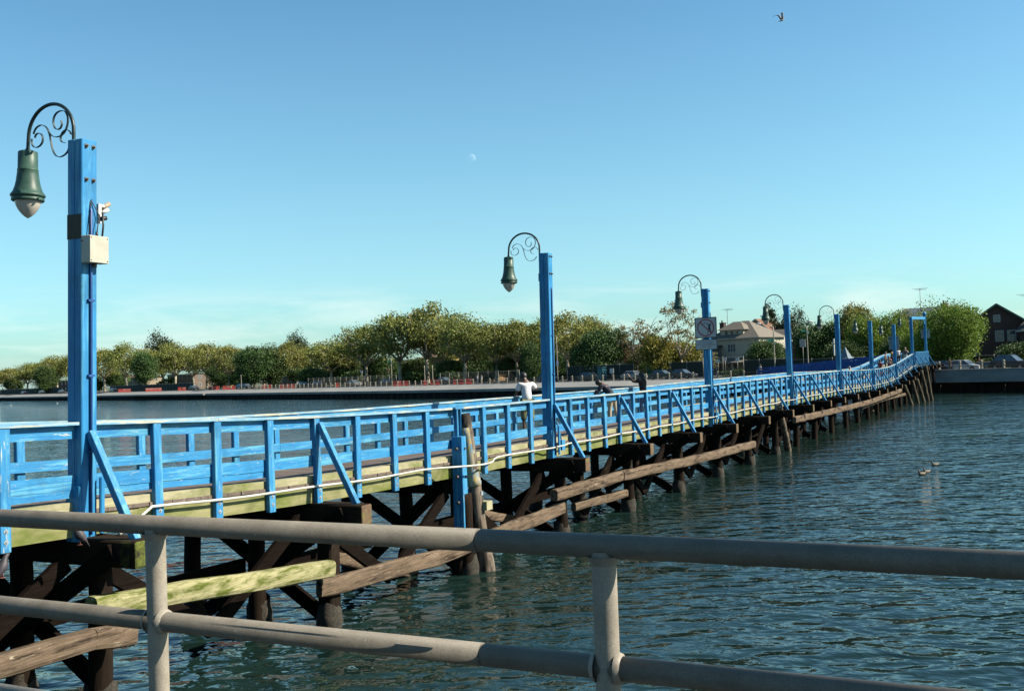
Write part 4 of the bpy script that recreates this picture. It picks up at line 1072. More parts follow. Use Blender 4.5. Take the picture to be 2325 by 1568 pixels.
# ------------------------------------------------------------------ ramp along the shore beside the bridge end
rm = empty('shore_ramp', (45, 120, 0), 0, 'blue panelled ramp walkway running down along the shore behind the bridge', 'ramp')
OM = Vector((45, 120, 0))
blue_pan = wood('blue_ramp_panels', (0.012, 0.08, 0.34), (0.02, 0.11, 0.42), (0.04, 0.2, 0.5), (0.62, 0.7), Z6, .6)
r0, r1 = Vector((33.2, 139.0, 0)), Vector((43.6, 119.5, 0))
rn = (r1-r0).normalized(); ro = Vector((rn.y, -rn.x, 0))
m = MB(); a = r0-OM; b = r1-OM
m.beam(a-ro*1.2+Vector((0, 0, 2.40)), b-ro*1.2+Vector((0, 0, 3.55)), 2.4, .14, ch=.01); m.build('walkway', deck_m, rm)
m = MB(); L = (r1-r0).length; n = int(L/.35)
for off in (0, -2.4):
    for i in range(n+1):
        f = i/n; q = a.lerp(b, f)+ro*off; z = 2.45+1.15*f
        if i % 7 == 0: m.beam((q.x, q.y, z-1.2), (q.x, q.y, z+1.2), .12, .14, ch=.01)
    for z0, h in ((.30, .34), (.72, .34), (1.10, .16)):
        m.beam(a+ro*off+Vector((0, 0, 2.45+z0)), b+ro*off+Vector((0, 0, 3.6+z0)), .05, h, ch=.005)
m.build('panel_railing', blue_pan, rm)
for f in (.05, .3, .55, .8, .98):
    q = a.lerp(b, f)
    for off in (0, -2.4): m = MB(); m.tube([(q.x+ro.x*off, q.y+ro.y*off, -1.5), (q.x+ro.x*off, q.y+ro.y*off, 2.4+1.15*f)], .16, 8); m.build('pile', farpile_m, rm)
lnd = bw(7.55*S, -2.85, 0)
m = MB(); m.box(lnd+TV*3+Vector((0, 0, 3.62))-NV*1.7-OM, (9, 3.4, .16), Matrix.Rotation(BYAW, 3, 'Z')); m.build('landing', deck_m, rm)
# near promenade under the camera
m = MB(); nrm = Vector((rd.y, -rd.x, 0)); 
if nrm.y > 0: nrm = -nrm
e0 = ra_-rd*60-nrm*.12; e1 = rb_+rd*80-nrm*.12
m.prism([(0, -1.5), (0, 2.78), (40, 2.78), (40, -1.5)], e0, nrm, (0, 0, 1), rd, (e1-e0).length)
o = m.build('near_promenade', asphalt); o['kind'] = 'structure'  # paving given dark asphalt to cut light bounced onto the bridge

# ------------------------------------------------------------------ HOUSES
def siding(name, c1, c2, lap=5.0):
    m, t, b, o = nt(name); v = coord(t, (1, 1, 1), 'Object', False)
    n = noise(t, v, .8, 5, .6); w = t.nodes.new('ShaderNodeTexWave'); w.bands_direction = 'Z'; w.inputs['Scale'].default_value = lap; w.inputs['Distortion'].default_value = 0
    c1, c2 = dim(c1), dim(c2); t.links.new(v, w.inputs[0]); c = ramp(t, n, [(.3, c1), (.7, c2)])
    t.links.new(c, b.inputs['Base Color']); b.inputs['Roughness'].default_value = .75; bump(t, b, w.outputs['Fac'], .3, .02); return m
def brickm(name, c1, c2, mort):
    c1, c2, mort = dim(c1), dim(c2), dim(mort); m, t, b, o = nt(name); v = coord(t, (1, 1, 1), 'Object', False, rot=(PI/2, 0, 0))
    k = t.nodes.new('ShaderNodeTexBrick'); k.inputs['Scale'].default_value = 4.5; k.inputs['Color1'].default_value = (*c1, 1); k.inputs['Color2'].default_value = (*c2, 1); k.inputs['Mortar'].default_value = (*mort, 1); k.inputs['Mortar Size'].default_value = .012
    t.links.new(v, k.inputs[0]); n = noise(t, coord(t, (1, 1, 1), 'Object', False), .6, 5)
    t.links.new(mixc(t, .35, k.outputs[0], ramp(t, n, [(.3, tuple(x*.6 for x in c1)), (.7, tuple(min(1, x*1.4) for x in c2))])), b.inputs['Base Color']); b.inputs['Roughness'].default_value = .85; return m
HW = dict(cream=siding('cream_siding', (.58, .55, .44), (.50, .47, .38)), white=siding('white_siding', (.62, .61, .58), (.54, .53, .50)), brick=brickm('red_brown_brick', (.085, .038, .028), (.11, .05, .036), (.14, .12, .10)),
          dbrick=brickm('dark_brick', (.07, .035, .028), (.09, .045, .035), (.1, .09, .08)), yellow=siding('yellow_stucco', (.50, .36, .14), (.40, .29, .11), 1), tan=siding('tan_stucco', (.40, .32, .22), (.33, .26, .18), 1), grey=siding('grey_siding', (.25, .25, .24), (.2, .2, .2)),
          brown=brickm('brown_brick', (.16, .10, .07), (.2, .12, .085), (.2, .17, .14)), orange=siding('orange_tan_stucco', (.34, .20, .09), (.28, .17, .075), 1))
def shingle(name, c1, c2):
    m = simple(name, c1, c2, 5, .9, bmp=.25, rand=False); return m
HR = dict(grey=shingle('grey_shingles', (.24, .21, .17), (.17, .15, .125)), brown=shingle('orange_brown_tiles', (.26, .125, .07), (.19, .09, .05)), dark=shingle('dark_shingles', (.07, .065, .06), (.05, .045, .04)), pale=shingle('pale_blue_roofing', (.26, .31, .35), (.22, .27, .3)), tan=shingle('tan_tiles', (.42, .29, .19), (.33, .22, .14)))
trim_w = simple('white_trim', (.55, .55, .52), (.47, .47, .45), 4, .6); trim_g = simple('green_trim', (.10, .16, .12), (.08, .13, .10), 4, .6)
def house(px, d, W, DP, wh, rh, wall, roof, label, kind='gable', wins=(2, 2), ridge='x', chim=None, ant=None, trim=None, yaw_add=0, dormer=False, porch=False, name='house', side_wins=True, winx=None, wz=None, z0=GZ, py=885):
    p, t = hit(px, d, py); yaw = math.atan2(t.y, t.x)+yaw_add   # local +x along the shore (to the right), -y faces the bay
    o = empty(name, (p.x, p.y, z0), yaw, label, 'house'); trim = trim or trim_w
    m = MB(); x, y = W/2, DP; e = .4
    if kind == 'gable' and ridge == 'x':
        m.prism([(0, 0), (0, wh), (y/2, wh+rh), (y, wh), (y, 0)], (-x, 0, 0), (0, 1, 0), (0, 0, 1), (1, 0, 0), W)
    elif kind == 'gable':
        m.prism([(-x, 0), (-x, wh), (0, wh+rh), (x, wh), (x, 0)], (0, 0, 0), (1, 0, 0), (0, 0, 1), (0, 1, 0), y)
    else: m.box((0, y/2, wh/2), (W, y, wh))
    m.build('wall', wall, o)
    m = MB(); th = .16
    if kind == 'gable':
        hw = y/2 if ridge == 'x' else x; sl = rh/hw; ln = (W if ridge == 'x' else y)+2*e
        pr = [(-hw-e, wh-e*sl+.02), (0, wh+rh+.02), (hw+e, wh-e*sl+.02), (hw+e, wh-e*sl+.02+th), (0, wh+rh+.02+th*1.2), (-hw-e, wh-e*sl+.02+th)]
        if ridge == 'x': m.prism(pr, (-x-e, y/2, 0), (0, 1, 0), (0, 0, 1), (1, 0, 0), ln)
        else: m.prism(pr, (0, -e, 0), (1, 0, 0), (0, 0, 1), (0, 1, 0), ln)
    elif kind == 'hip':
        X, Yh = x+e+.1, y/2+e+.1; r = max(.1, X-Yh) if W > y else .1; ry = 0 if W > y else max(.1, Yh-X)
        vs = [(-X, y/2-Yh, wh), (X, y/2-Yh, wh), (X, y/2+Yh, wh), (-X, y/2+Yh, wh), (-r, y/2-ry, wh+rh), (r, y/2-ry, wh+rh), (r, y/2+ry, wh+rh), (-r, y/2+ry, wh+rh)]
        m.add(vs, [(3, 2, 1, 0), (0, 1, 5, 4), (1, 2, 6, 5), (2, 3, 7, 6), (3, 0, 4, 7), (4, 5, 6, 7)])
    else:
        m.box((0, y/2, wh+.15), (W+.3, y+.3, .3))
    rf_ = m.build('roof', roof, o)
    if kind == 'gable' and ridge == 'y':
        m = MB(); hw = x; sl = rh/hw
        for s in (-1, 1): m.beam((s*(hw+e), -e-.03, wh-e*sl+.06), (0, -e-.03, wh+rh+.10), .06, .26, ch=.01)
        m.build('barge_board', trim, rf_)
    else:
        m = MB(); m.box((0, -e-.1 if kind != 'flat' else -.18, wh-.05), (W+.6, .06, .2)); m.build('eave_board', trim, rf_)
    def window(cx, cz, w, h, face='f', panes=1):
        if face == 'f': c = Vector((cx, -.02, cz)); ax = Vector((1, 0, 0)); nz = Vector((0, -1, 0))
        else: c = Vector((x+.02, cx, cz)); ax = Vector((0, 1, 0)); nz = Vector((1, 0, 0))
        f = MB(); b = .11
        for sx in (-1, 1): f.beam(c+ax*sx*(w/2)+Vector((0, 0, -h/2)), c+ax*sx*(w/2)+Vector((0, 0, h/2)), b, .10, up=nz, ch=.005)
        for sz in (-1, 0, 1): f.beam(c-ax*(w/2+b/2)+Vector((0, 0, sz*h/2)), c+ax*(w/2+b/2)+Vector((0, 0, sz*h/2)), b if sz else .06, .10 if sz else .07, up=nz, ch=.005) if False else f.beam(c-ax*(w/2+b/2)+Vector((0, 0, sz*h/2)), c+ax*(w/2+b/2)+Vector((0, 0, sz*h/2)), .10 if sz else .07, b if sz else .06, ch=.005)
        for i in range(1, panes): f.beam(c+ax*(-w/2+w*i/panes)+Vector((0, 0, -h/2)), c+ax*(-w/2+w*i/panes)+Vector((0, 0, h/2)), .14, .08, up=nz, ch=.004)
        wo = f.build('window', trim_w, o)
        g = MB(); g.beam(c-ax*(w/2-.03)+nz*.0, c+ax*(w/2-.03)+nz*.0, .02, h-.05, ch=.001); g.build('pane', glass_m, wo)
    nx, nz_ = wins
    for j in range(nz_):
        for i in range(len(winx) if winx else nx):
            window(winx[i] if winx else -x+W*(i+.5)/nx, wz[j] if wz else 1.6+j*2.9, 1.0 if nx > 1 else 1.6, 1.45, panes=1 if nx > 1 else 3)
        if side_wins:
            for i in range(2): window(y*(i+.5)/2, 1.6+j*2.9, .95, 1.4, 's')
    if kind == 'gable' and ridge == 'y': window(0, wh+rh*.42, .8, .9)
    if chim:
        cx, cy_, ch_ = chim; m = MB(); m.box((cx, cy_, wh+ch_/2), (.9, .8, ch_)); m.box((cx, cy_, wh+ch_+.06), (1.05, .95, .12)); m.tube([(cx-.15, cy_, wh+ch_+.1), (cx-.15, cy_, wh+ch_+.55)], .14, 8); m.build('chimney', HW['dbrick'], rf_)
    if ant:
        ax_, ay_, az_, ah = ant; m = MB(); m.tube([(ax_, ay_, az_), (ax_, ay_, az_+ah)], .04, 6)
        for j, l in enumerate((1.3, 1.0, .8)): m.tube([(ax_-l, ay_+(.3*j), az_+ah-.1*j), (ax_+l, ay_+.3*j, az_+ah-.1*j)], .025, 4)
        m.tube([(ax_, ay_-.4, az_+ah-.05), (ax_, ay_+.9, az_+ah-.05)], .025, 4); m.build('antenna', rail_m, rf_)
    if dormer:
        m = MB(); m.prism([(-2.4, wh+.45), (-2.4, wh+1.65), (2.4, wh+1.65), (2.4, wh+.45)], (-.6, .7, 0), (1, 0, 0), (0, 0, 1), (0, 1, 0), 3.2); dm = m.build('dormer', wall, o)
        m = MB(); m.add([(-3.5, .2, wh+1.62), (2.3, .2, wh+1.62), (2.3, 4.4, wh+1.62), (-3.5, 4.4, wh+1.62), (-1.4, 2.6, wh+3.15), (.2, 2.6, wh+3.15)], [(3, 2, 1, 0), (0, 1, 5, 4), (1, 2, 5), (2, 3, 4, 5), (3, 0, 4)]); m.build('dormer_roof', roof, dm)
        for i in (-1, 0, 1): m = MB(); m.box((-.6+i*1.15, .69, wh+1.1), (.5, .04, .55)); m.build('dormer_window', glass_m, dm)
    if porch:
        m = MB(); m.prism([(-1.0, 2.9), (2.6, 2.1), (2.6, 2.3), (-1.0, 3.1)], (-x-.3, -.8, 0), (0, -1, 0), (0, 0, 1), (1, 0, 0), W+.6)
        m.build('porch_roof', roof, o)
        for i in range(4): m = MB(); m.beam((-x+.2+i*(W-.4)/3, -3.2, 0), (-x+.2+i*(W-.4)/3, -3.2, 2.2), .18, .18, up=(1, 0, 0)); m.build('porch_column', trim_w, o)
    return o
house(1668, 38, 10.5, 9, 6.6, 3.3, HW['cream'], HR['grey'], 'cream two-storey house with hipped grey roof and dormer, right of the no-fishing sign', 'hip', (1, 2), winx=(-3.9, -.3), wz=(2.0, 4.9), chim=(-3.4, 2.2, 3.0), ant=(-2.6, 2.6, 7.6, 4.6), dormer=True, porch=True)
house(1722, 60, 10, 9, 6.8, 4.0, HW['tan'], HR['brown'], 'house with an orange-brown roof behind the cream house', 'gable', (2, 2), ridge='y', yaw_add=.15)
house(1718, 50, 10, 7, 5.8, 2.3, HW['white'], HR['grey'], 'low white garage with grey roof between cream house and fourth lamp post', 'gable', (2, 1), side_wins=False)
house(1565, 34, 9, 8, 3.6, 1.7, HW['grey'], HR['dark'], 'low grey house behind the sparse trees, left of the no-fishing sign', 'gable', (2, 1))
house(1420, 48, 9, 8, 5.6, 1.4, HW['white'], HR['dark'], 'white house glimpsed between the round green tree and the yellow-green tree', 'hip', (3, 2))
house(2098, 40, 8, 8, 7.0, 2.9, HW['grey'], HR['pale'], 'house with pale blue-grey roof and chimney rising left of the big bright tree', 'gable', (2, 2), chim=(2.6, 3.2, 3.4), ant=(-1.2, 3, 8.6, 4.6))
house(2270, 24, 9.4, 9, 5.6, 3.2, HW['brick'], HR['dark'], 'red-brown brick gabled house at the right edge, beside the big bright tree', 'gable', (4, 2), ridge='y', trim=trim_g, yaw_add=.36, winx=(.25, 1.75, -3.2))
house(2392, 20, 8, 9, 5.0, 2.2, HW['dbrick'], HR['dark'], 'dark brick house cut off by the right edge of the photo', 'gable', (2, 2), ridge='x', chim=(-2.6, 2.0, 2.6), ant=(-3.6, 1.5, 6.4, 3.4))
house(985, 44, 14, 9, 6.5, 1.2, HW['yellow'], HR['tan'], 'yellow house showing between the plane-tree trunks', 'hip', (4, 2))
house(1075, 46, 12, 9, 6.6, 1.2, HW['orange'], HR['tan'], 'orange-tan house right of the yellow house behind the plane trees', 'hip', (3, 2))
house(870, 42, 22, 9, 6.0, .3, HW['dbrick'], HR['dark'], 'long dark flat-roofed brick building left of the yellow house', 'flat', (6, 2), name='building')
house(512, 52, 9, 8, 6.0, 1.4, HW['yellow'], HR['tan'], 'small yellow house far left behind the pale trunks above the red barriers', 'hip', (2, 2))
house(640, 50, 20, 9, 4.6, .3, HW['grey'], HR['dark'], 'low grey flat-roofed building behind the dark green trees', 'flat', (5, 1), name='building')
house(765, 52, 18, 9, 5.6, 1.2, HW['dbrick'], HR['dark'], 'dark brick house with low roof behind the middle plane trees', 'hip', (4, 2))
house(410, 52, 26, 10, 5.6, .3, HW['brown'], HR['dark'], 'brown flat-roofed building far left of the small yellow house', 'flat', (6, 2), name='building')
house(285, 54, 34, 10, 5.6, 1.2, HW['tan'], HR['brown'], 'tan building with low brown roof just right of the nearest lamp post, far off', 'hip', (6, 2), name='building')
house(120, 60, 50, 10, 6.0, .3, HW['brick'], HR['dark'], 'long red-brick building at the far left behind the trees', 'flat', (8, 2), name='building')
house(1190, 46, 14, 9, 5.8, 1.4, HW['dbrick'], HR['dark'], 'dark brick house behind the man in the white T-shirt', 'hip', (4, 2))
house(1310, 46, 16, 9, 5.8, 1.4, HW['brown'], HR['dark'], 'brown brick house behind the round green tree', 'hip', (4, 2))
house(1490, 52, 12, 9, 5.4, 1.6, HW['dbrick'], HR['dark'], 'dark brick house behind the yellow-green tree', 'hip', (3, 2))
house(1880, 52, 14, 9, 5.6, 1.6, HW['dbrick'], HR['dark'], 'dark brick house behind the conifers right of the fourth lamp post', 'hip', (3, 2))
house(2010, 50, 14, 9, 5.6, 1.6, HW['brown'], HR['dark'], 'brown house behind the trees at the head of the ramp', 'hip', (3, 2))
house(2200, 36, 9, 9, 5.6, 1.6, HW['dbrick'], HR['dark'], 'dark house mostly hidden behind the big bright tree', 'hip', (3, 2))
# pale tent canopy
p, t = hit(1922, 14)
o = empty('tent', (p.x, p.y, GZ), math.atan2(t.y, t.x), 'pale blue pointed tent canopy behind the ramp', 'tent'); o.scale = (.6, .6, .78)
m = MB(); m.add([(-2.2, -2.2, 2.3), (2.2, -2.2, 2.3), (2.2, 2.2, 2.3), (-2.2, 2.2, 2.3), (-1.0, -1.0, 3.2), (1.0, -1.0, 3.2), (1, 1, 3.2), (-1, 1, 3.2), (0, 0, 5.0)], [(0, 1, 5, 4), (1, 2, 6, 5), (2, 3, 7, 6), (3, 0, 4, 7), (4, 5, 8), (5, 6, 8), (6, 7, 8), (7, 4, 8)]); m.build('canopy', simple('pale_blue_canvas', (.15, .22, .28), (.12, .18, .24), 2, .7), o)
for sx in (-1, 1):
    for sy in (-1, 1): m = MB(); m.tube([(sx*2.15, sy*2.15, 0), (sx*2.15, sy*2.15, 2.3)], .04, 6); m.build('pole', white_m, o)
m = MB(); m.box((0, -2.2, 1.6), (4.4, .03, 1.3)); m.build('side_cloth', MATS['pale_blue_canvas'], o)

# ------------------------------------------------------------------ CARS
tyre = simple('tyre_rubber', (.015, .015, .015), None, 9, .8); rimm = simple('wheel_rim', (.35, .35, .36), None, 9, .35, .8); lampm = simple('head_lamp', (.6, .6, .58), None, 9, .2)
def car_meshes():
    b = MB(); n = 7
    P = [(-2.2, .32), (-2.22, .62), (-2.1, .86), (-1.55, .93), (-1.50, .94), (1.05, .90), (1.95, .76), (2.18, .60), (2.2, .34)]
    ys = [(-.86, .94), (-.80, 1.0), (0, 1.02), (.80, 1.0), (.86, .94)]
    vs = []; fs = []
    for y, s in ys:
        for x, z in P: vs.append((x*s, y, .3+(z-.3)*(1 if abs(y) < .85 else .93)))
    N = len(P)
    for i in range(4):
        for j in range(N):
            k = (j+1) % N; fs.append((i*N+j, i*N+k, i*N+N+k, i*N+N+j))
    fs += [tuple(range(N-1, -1, -1)), tuple(4*N+j for j in range(N))]
    b.add(vs, fs)
    g = MB()
    g.add([(-1.75, -.78, .9), (1.0, -.78, .88), (1.0, .78, .88), (-1.75, .78, .9), (-1.15, -.60, 1.40), (.25, -.60, 1.42), (.25, .60, 1.42), (-1.15, .60, 1.40)], [(0, 1, 5, 4), (1, 2, 6, 5), (2, 3, 7, 6), (3, 0, 4, 7), (4, 5, 6, 7)])
    r = MB()
    r.add([(-1.2, -.61, 1.39), (.3, -.61, 1.41), (.3, .61, 1.41), (-1.2, .61, 1.39), (-1.1, -.5, 1.46), (.15, -.5, 1.47), (.15, .5, 1.47), (-1.1, .5, 1.46)], [(3, 2, 1, 0), (0, 1, 5, 4), (1, 2, 6, 5), (2, 3, 7, 6), (3, 0, 4, 7), (4, 5, 6, 7)])
    for s in (-1, 1):
        r.beam((1.0, s*.775, .89), (.27, s*.605, 1.42), .06, .05); r.beam((-1.74, s*.775, .91), (-1.16, s*.605, 1.40), .07, .06); r.beam((-.35, s*.785, .9), (-.4, s*.612, 1.41), .07, .04)
    w = MB(); w.tube([(0, -.1, 0), (0, .1, 0)], .32, 18); w2 = MB(); w2.tube([(0, -.11, 0), (0, .11, 0)], .19, 12)
    return b, g, r, w, w2
CB = car_meshes()
CG, CW, CR = CB[1].mesh('windows', glass_m), CB[3].mesh('wheel', tyre), CB[4].mesh('rim', rimm)
def car(px, d, colname, c, lab, yaw_add=0, py=885, sz=(1, 1, 1)):
    p, t = hit(px, d, py); yaw = math.atan2(t.y, t.x)+yaw_add
    o = empty('parked_car', (p.x, p.y, GZ+.02), yaw, lab, 'car', 'cars parked along the shore road')
    o.scale = sz
    mt = MATS.get(colname) or simple(colname, c, tuple(x*.9 for x in c), 2, .25, .2)
    CB[0].build('body', mt, o); CB[2].build('roof', mt, o); link('windows', CG, o)
    for x in (-1.35, 1.35):
        for y in (-.78, .78):
            w = link('wheel', CW, o, (x, y, .32)); link('rim', CR, w)
    for y in (-.6, .6):
        m = MB(); m.ball((2.1, y, .62), (.10, .16, .07), 8, 6); m.build('headlight', lampm, o)
WH, SI, DK, BK, GN, BE, RD_ = ('white_car_paint', (.62, .64, .66)), ('silver_car_paint', (.34, .35, .36)), ('dark_grey_car_paint', (.05, .055, .065)), ('black_car_paint', (.02, .02, .024)), ('dark_green_car_paint', (.02, .05, .05)), ('beige_car_paint', (.45, .36, .24)), ('dark_red_car_paint', (.14, .03, .03))
car(2192, 4.2, *WH, 'white car behind the sea-wall posts, under the big bright tree'); car(2148, 6.5, *SI, 'silver car left of the white car behind the sea wall'); car(2248, 5.5, *BE, 'beige car between the white car and the dark van', sz=(1, 1, .8))
car(2298, 3.2, *DK, 'dark van with a big windscreen near the right edge', sz=(1.08, 1.1, 1.3)); car(2118, 3.8, *BK, 'black car just right of the blue end post')
car(1551, 8.2, *DK, 'dark grey car behind the posts, left of the no-fishing sign', py=880); car(1505, 9.5, *GN, 'dark green car behind the throwing person'); car(1440, 10, *SI, 'silver car behind the person in navy'); car(1245, 12, *BK, 'black car right of the second lamp post'); car(1340, 11, *DK, 'dark grey car below the round green tree')
for px, c, lab in ((1010, BK, 'black car between two red barriers near the yellow house'), (878, DK, 'dark grey car left of the red barriers under the tall plane trees'), (805, SI, 'silver car parked in front of the dark brick house'), (722, BK, 'black car to the right of the middle red barriers'), (690, DK, 'dark grey car beside the middle red barriers'), (560, DK, 'dark car below the darkest round tree at left'), (548, ('blue_car_paint', (.03, .06, .14)), 'blue car just right of the far-left red barriers'), (440, BK, 'black car left of the row of red barriers'), (258, DK, 'dark car right behind the nearest lamp post'), (140, BK, 'black car just left of the nearest lamp post'), (95, DK, 'dark grey car far left below the dark tree'), (55, RD_, 'dark red car at the far left')):
    car(px, 13.5, *c, lab)
# ------------------------------------------------------------------ RED BARRIERS
redp = simple('red_barrier_plastic', (.40, .05, .035), (.30, .04, .03), 3, .5); bar_w = simple('white_barrier_stripe', (.65, .6, .55), None, 3, .5)
bb = MB(); bb.prism([(-.30, 0), (-.30, .16), (-.13, .42), (-.10, 1.06), (.10, 1.06), (.13, .42), (.30, .16), (.30, 0)], (-.62, 0, 0), (0, 1, 0), (0, 0, 1), (1, 0, 0), 1.24); BBM = bb.mesh('barrier_body', redp)
bs = MB(); bs.box((0, 0, .80), (1.1, .27, .12)); BSM = bs.mesh('stripe', bar_w)
def barrier(px, lab, d=8.0, s=1.0):
    p, t = hit(px, d); o = empty('red_barrier', (p.x, p.y, GZ), math.atan2(-p.x, p.y)+random.uniform(-.12, .12), lab, 'barrier', 'red plastic barriers along the promenade')
    o.scale = (s*.55, s*.8, .85+.10*s); link('barrier_body', BBM, o)
    if random.random() < .4: link('stripe', BSM, o)
for i, px in enumerate((477, 487, 494, 510, 519, 530)): barrier(px, ('leftmost', 'second from left', 'third from left', 'third from right', 'second from right', 'rightmost')[i]+' red barrier in the row of six below the small yellow house', s=1.35)
for i, px in enumerate((273, 283, 292)): barrier(px, ('left', 'middle', 'right')[i]+' red barrier of the three just right of the nearest lamp post', s=1.9)
for i, px in enumerate((335, 344, 352, 362)): barrier(px, ('first', 'second', 'third', 'last')[i]+' red barrier of the four left of the dark tree, far shore', s=1.8)
for i, px in enumerate((408, 418)): barrier(px, ('left', 'right')[i]+' red barrier of the lone pair left of the row of six', s=1.5)
for i, px in enumerate((600, 614, 641, 653, 664)): barrier(px, ('leftmost', 'second', 'middle', 'fourth', 'rightmost')[i]+' red barrier of the five under the dark green trees', s=1.3)
for i, px in enumerate((765,)): barrier(px, 'single dark-red barrier standing apart near the middle cars', s=1.2)
for i, px in enumerate((897, 906, 915, 924)): barrier(px, ('first', 'second', 'third', 'fourth')[i]+' red barrier in the tight row of four beside the pale trunk', s=1.15)
for i, px in enumerate((966, 982, 993)): barrier(px, ('left', 'middle', 'right')[i]+' red barrier of the three in front of the yellow house', s=1.2)
for i, px in enumerate((1034, 1047, 1061, 1070)): barrier(px, ('leftmost', 'second', 'third', 'rightmost')[i]+' red barrier of the four left of the man in white', s=1.2)

# ------------------------------------------------------------------ FENCES, POLES, SMALL THINGS
green_fab = simple('dark_green_windscreen', (.018, .03, .024), (.026, .04, .03), 1.5, .85); green_fab2 = simple('green_windscreen', (.03, .12, .06), (.04, .15, .08), 1.5, .85); steel_g = simple('grey_fence_steel', (.34, .33, .29), (.26, .25, .22), 5, .5, .4)
def fab_fence(pxa, pxb, d, h, mat, lab, wires=False):
    a, t = hit(pxa, d); b, _ = hit(pxb, d); o = empty('screened_fence' if not wires else 'chain_link_fence', (a.x, a.y, GZ), 0, lab, 'fence')
    L = (b-a).length; dr = (b-a).normalized(); n = max(1, int(L/2.6))
    for i in range(n+1): q = dr*(L*i/n); m = MB(); m.tube([(q.x, q.y, 0), (q.x, q.y, h+.15)], .045, 6); m.build('post', steel_g, o)
    for z in (.1, h): m = MB(); m.tube([(0, 0, z), (dr.x*L, dr.y*L, z)], .035, 5); m.build('rail', steel_g, o)
    m = MB()
    if wires:
        k = int(L/.28)
        for i in range(k):
            q = dr*(L*i/k)
            for s in (-1, 1):
                e = q+dr*s*h
                f0, f1 = 0, 1
                s0 = q.dot(dr); s1 = s0+s*h
                if s1 < 0: f1 = s0/h
                if s1 > L: f1 = (L-s0)/h
                if f1 > .05: m.tube([(q.x, q.y, .1), tuple(q+(e-q)*f1+Vector((0, 0, .1+(h-.1)*f1)))], .008, 3, cap=False)
        m.build('mesh', steel_g, o)
    else:
        m.beam((0, 0, h/2), (dr.x*L, dr.y*L, h/2), .02, h-.1, ch=.002); m.build('screen', mat, o)
    return o
fab_fence(1598, 1690, 8.3, 3.0, None, 'grey chain-link enclosure behind the no-fishing lamp post', True)
fab_fence(1690, 1800, 10.5, 2.5, green_fab, 'dark screened fence right of the chain-link enclosure')
fab_fence(1525, 1598, 15, 2.6, green_fab, 'dark screened fence left of the chain-link enclosure')
fab_fence(1470, 1505, 16, 2.4, green_fab2, 'green screened fence behind the throwing person')
fab_fence(700, 900, 11, 2.2, None, 'long chain-link fence behind the middle trunks', True)
fab_fence(1000, 1180, 11, 2.2, None, 'chain-link fence in front of the yellow and orange houses', True)
fab_fence(1290, 1440, 15, 2.6, green_fab, 'dark screened fence under the round green tree')
fab_fence(1800, 1990, 16, 2.3, green_fab, 'dark screened fence behind the ramp')
fab_fence(2120, 2360, 11, 1.9, green_fab, 'dark hedge-like screened fence behind the cars at right')
fab_fence(250, 440, 16, 2.2, green_fab, 'dark screened fence far off behind the left barriers')
fab_fence(0, 140, 18, 2.4, green_fab, 'dark screened fence at the far left')
pole_gal = simple('pale_lamp_pole', (.42, .39, .32), (.36, .33, .27), 3, .5)
def street_lamp(px, d, top_py, arm, lab, sign=None, box=False, lean=0):
    p, t = hit(px, d); zt_ = at(px, top_py, p.y).z; o = empty('street_lamp', (p.x, p.y, GZ), 0, lab, 'street lamp'); H = zt_-GZ
    m = MB(); m.tube([(0, 0, 0), (0, 0, .5), (0, 0, H*.8), (0, 0, H*.93)], [.13, .09, .075, .06], 10)
    m.build('pole', pole_gal, o)
    if arm:
        m = MB(); m.tube([(0, 0, H*.92), (arm*.35, 0, H*.955), (arm*.7, 0, H*.99), (arm, 0, H)], [.05, .045, .04, .04], 8); m.build('arm', pole_gal, o)
        m = MB(); m.ball((arm*1.12, 0, H-.02), (.42, .18, .12), 10, 6); m.build('lamp_head', white_m, o)
    if sign:
        z, w, side = sign; m = MB(); m.box((side*w/2, -.03, z), (w, .03, .30)); m.build('street_name_sign', simple('green_sign', (.03, .32, .20), None, 3, .5), o)
        m = MB(); m.box((.0, -.03, z-.38), (.30, w, .28)) if False else m.box((.12, -.08, z-.32), (.35, .03, .28)); m.build('street_name_sign', simple('pale_green_sign', (.35, .5, .42), None, 3, .5), o)
    if box:
        m = MB(); m.box((.03, -.1, H*.38), (.36, .04, .95)); m.build('banner', simple('pale_blue_sign', (.28, .38, .62), (.5, .55, .65), 3, .5), o)
    return o
street_lamp(1267, 11, 756, 1.7, 'pale street lamp with curved arm just right of the second lamp post', box=True)
street_lamp(1761, 10, 733, -1.9, 'street lamp with left-hand arm and green street sign, before the fourth blue post', sign=(5.2, -.95, 1))
street_lamp(1837, 12, 730, 0.5, 'plain pale pole with a green sign right of the fourth blue post', sign=(6.4, -.85, 1))
street_lamp(890, 12, 808, 0, 'pale pole with a small green sign among the plane trees', sign=(5.2, -.9, 1))
street_lamp(548, 9, 848, 0, 'short pale pole below the dark green trees')
street_lamp(1065-100, 12, 826, 0, 'thin pale pole left of the yellow house')
street_lamp(983, 12, 826, 0, 'thin pale pole in front of the yellow house')
street_lamp(1898, 11, 845, 0, 'short pale pole behind the ramp, left of the tent')
def board(px, d, z, w, h, mat, lab, name='sign_board', ph=None):
    p, t = hit(px, d); o = empty(name, (p.x, p.y, GZ), math.atan2(t.y, t.x), lab, 'sign'); m = MB(); m.box((0, 0, z), (w, .05, h)); m.build('panel', mat, o)
    m = MB(); m.tube([(0, .06, 0), (0, .06, z+h/2)], .04, 6); m.build('pole', steel_g, o); return o
board(1632, 8.0, 2.5, .55, .5, sign_white, 'left white notice on the chain-link enclosure'); board(1648, 8.0, 2.75, .5, .45, sign_white, 'upper middle white notice on the chain-link enclosure'); board(1676, 8.0, 2.6, .6, .55, sign_white, 'right white notice on the chain-link enclosure')
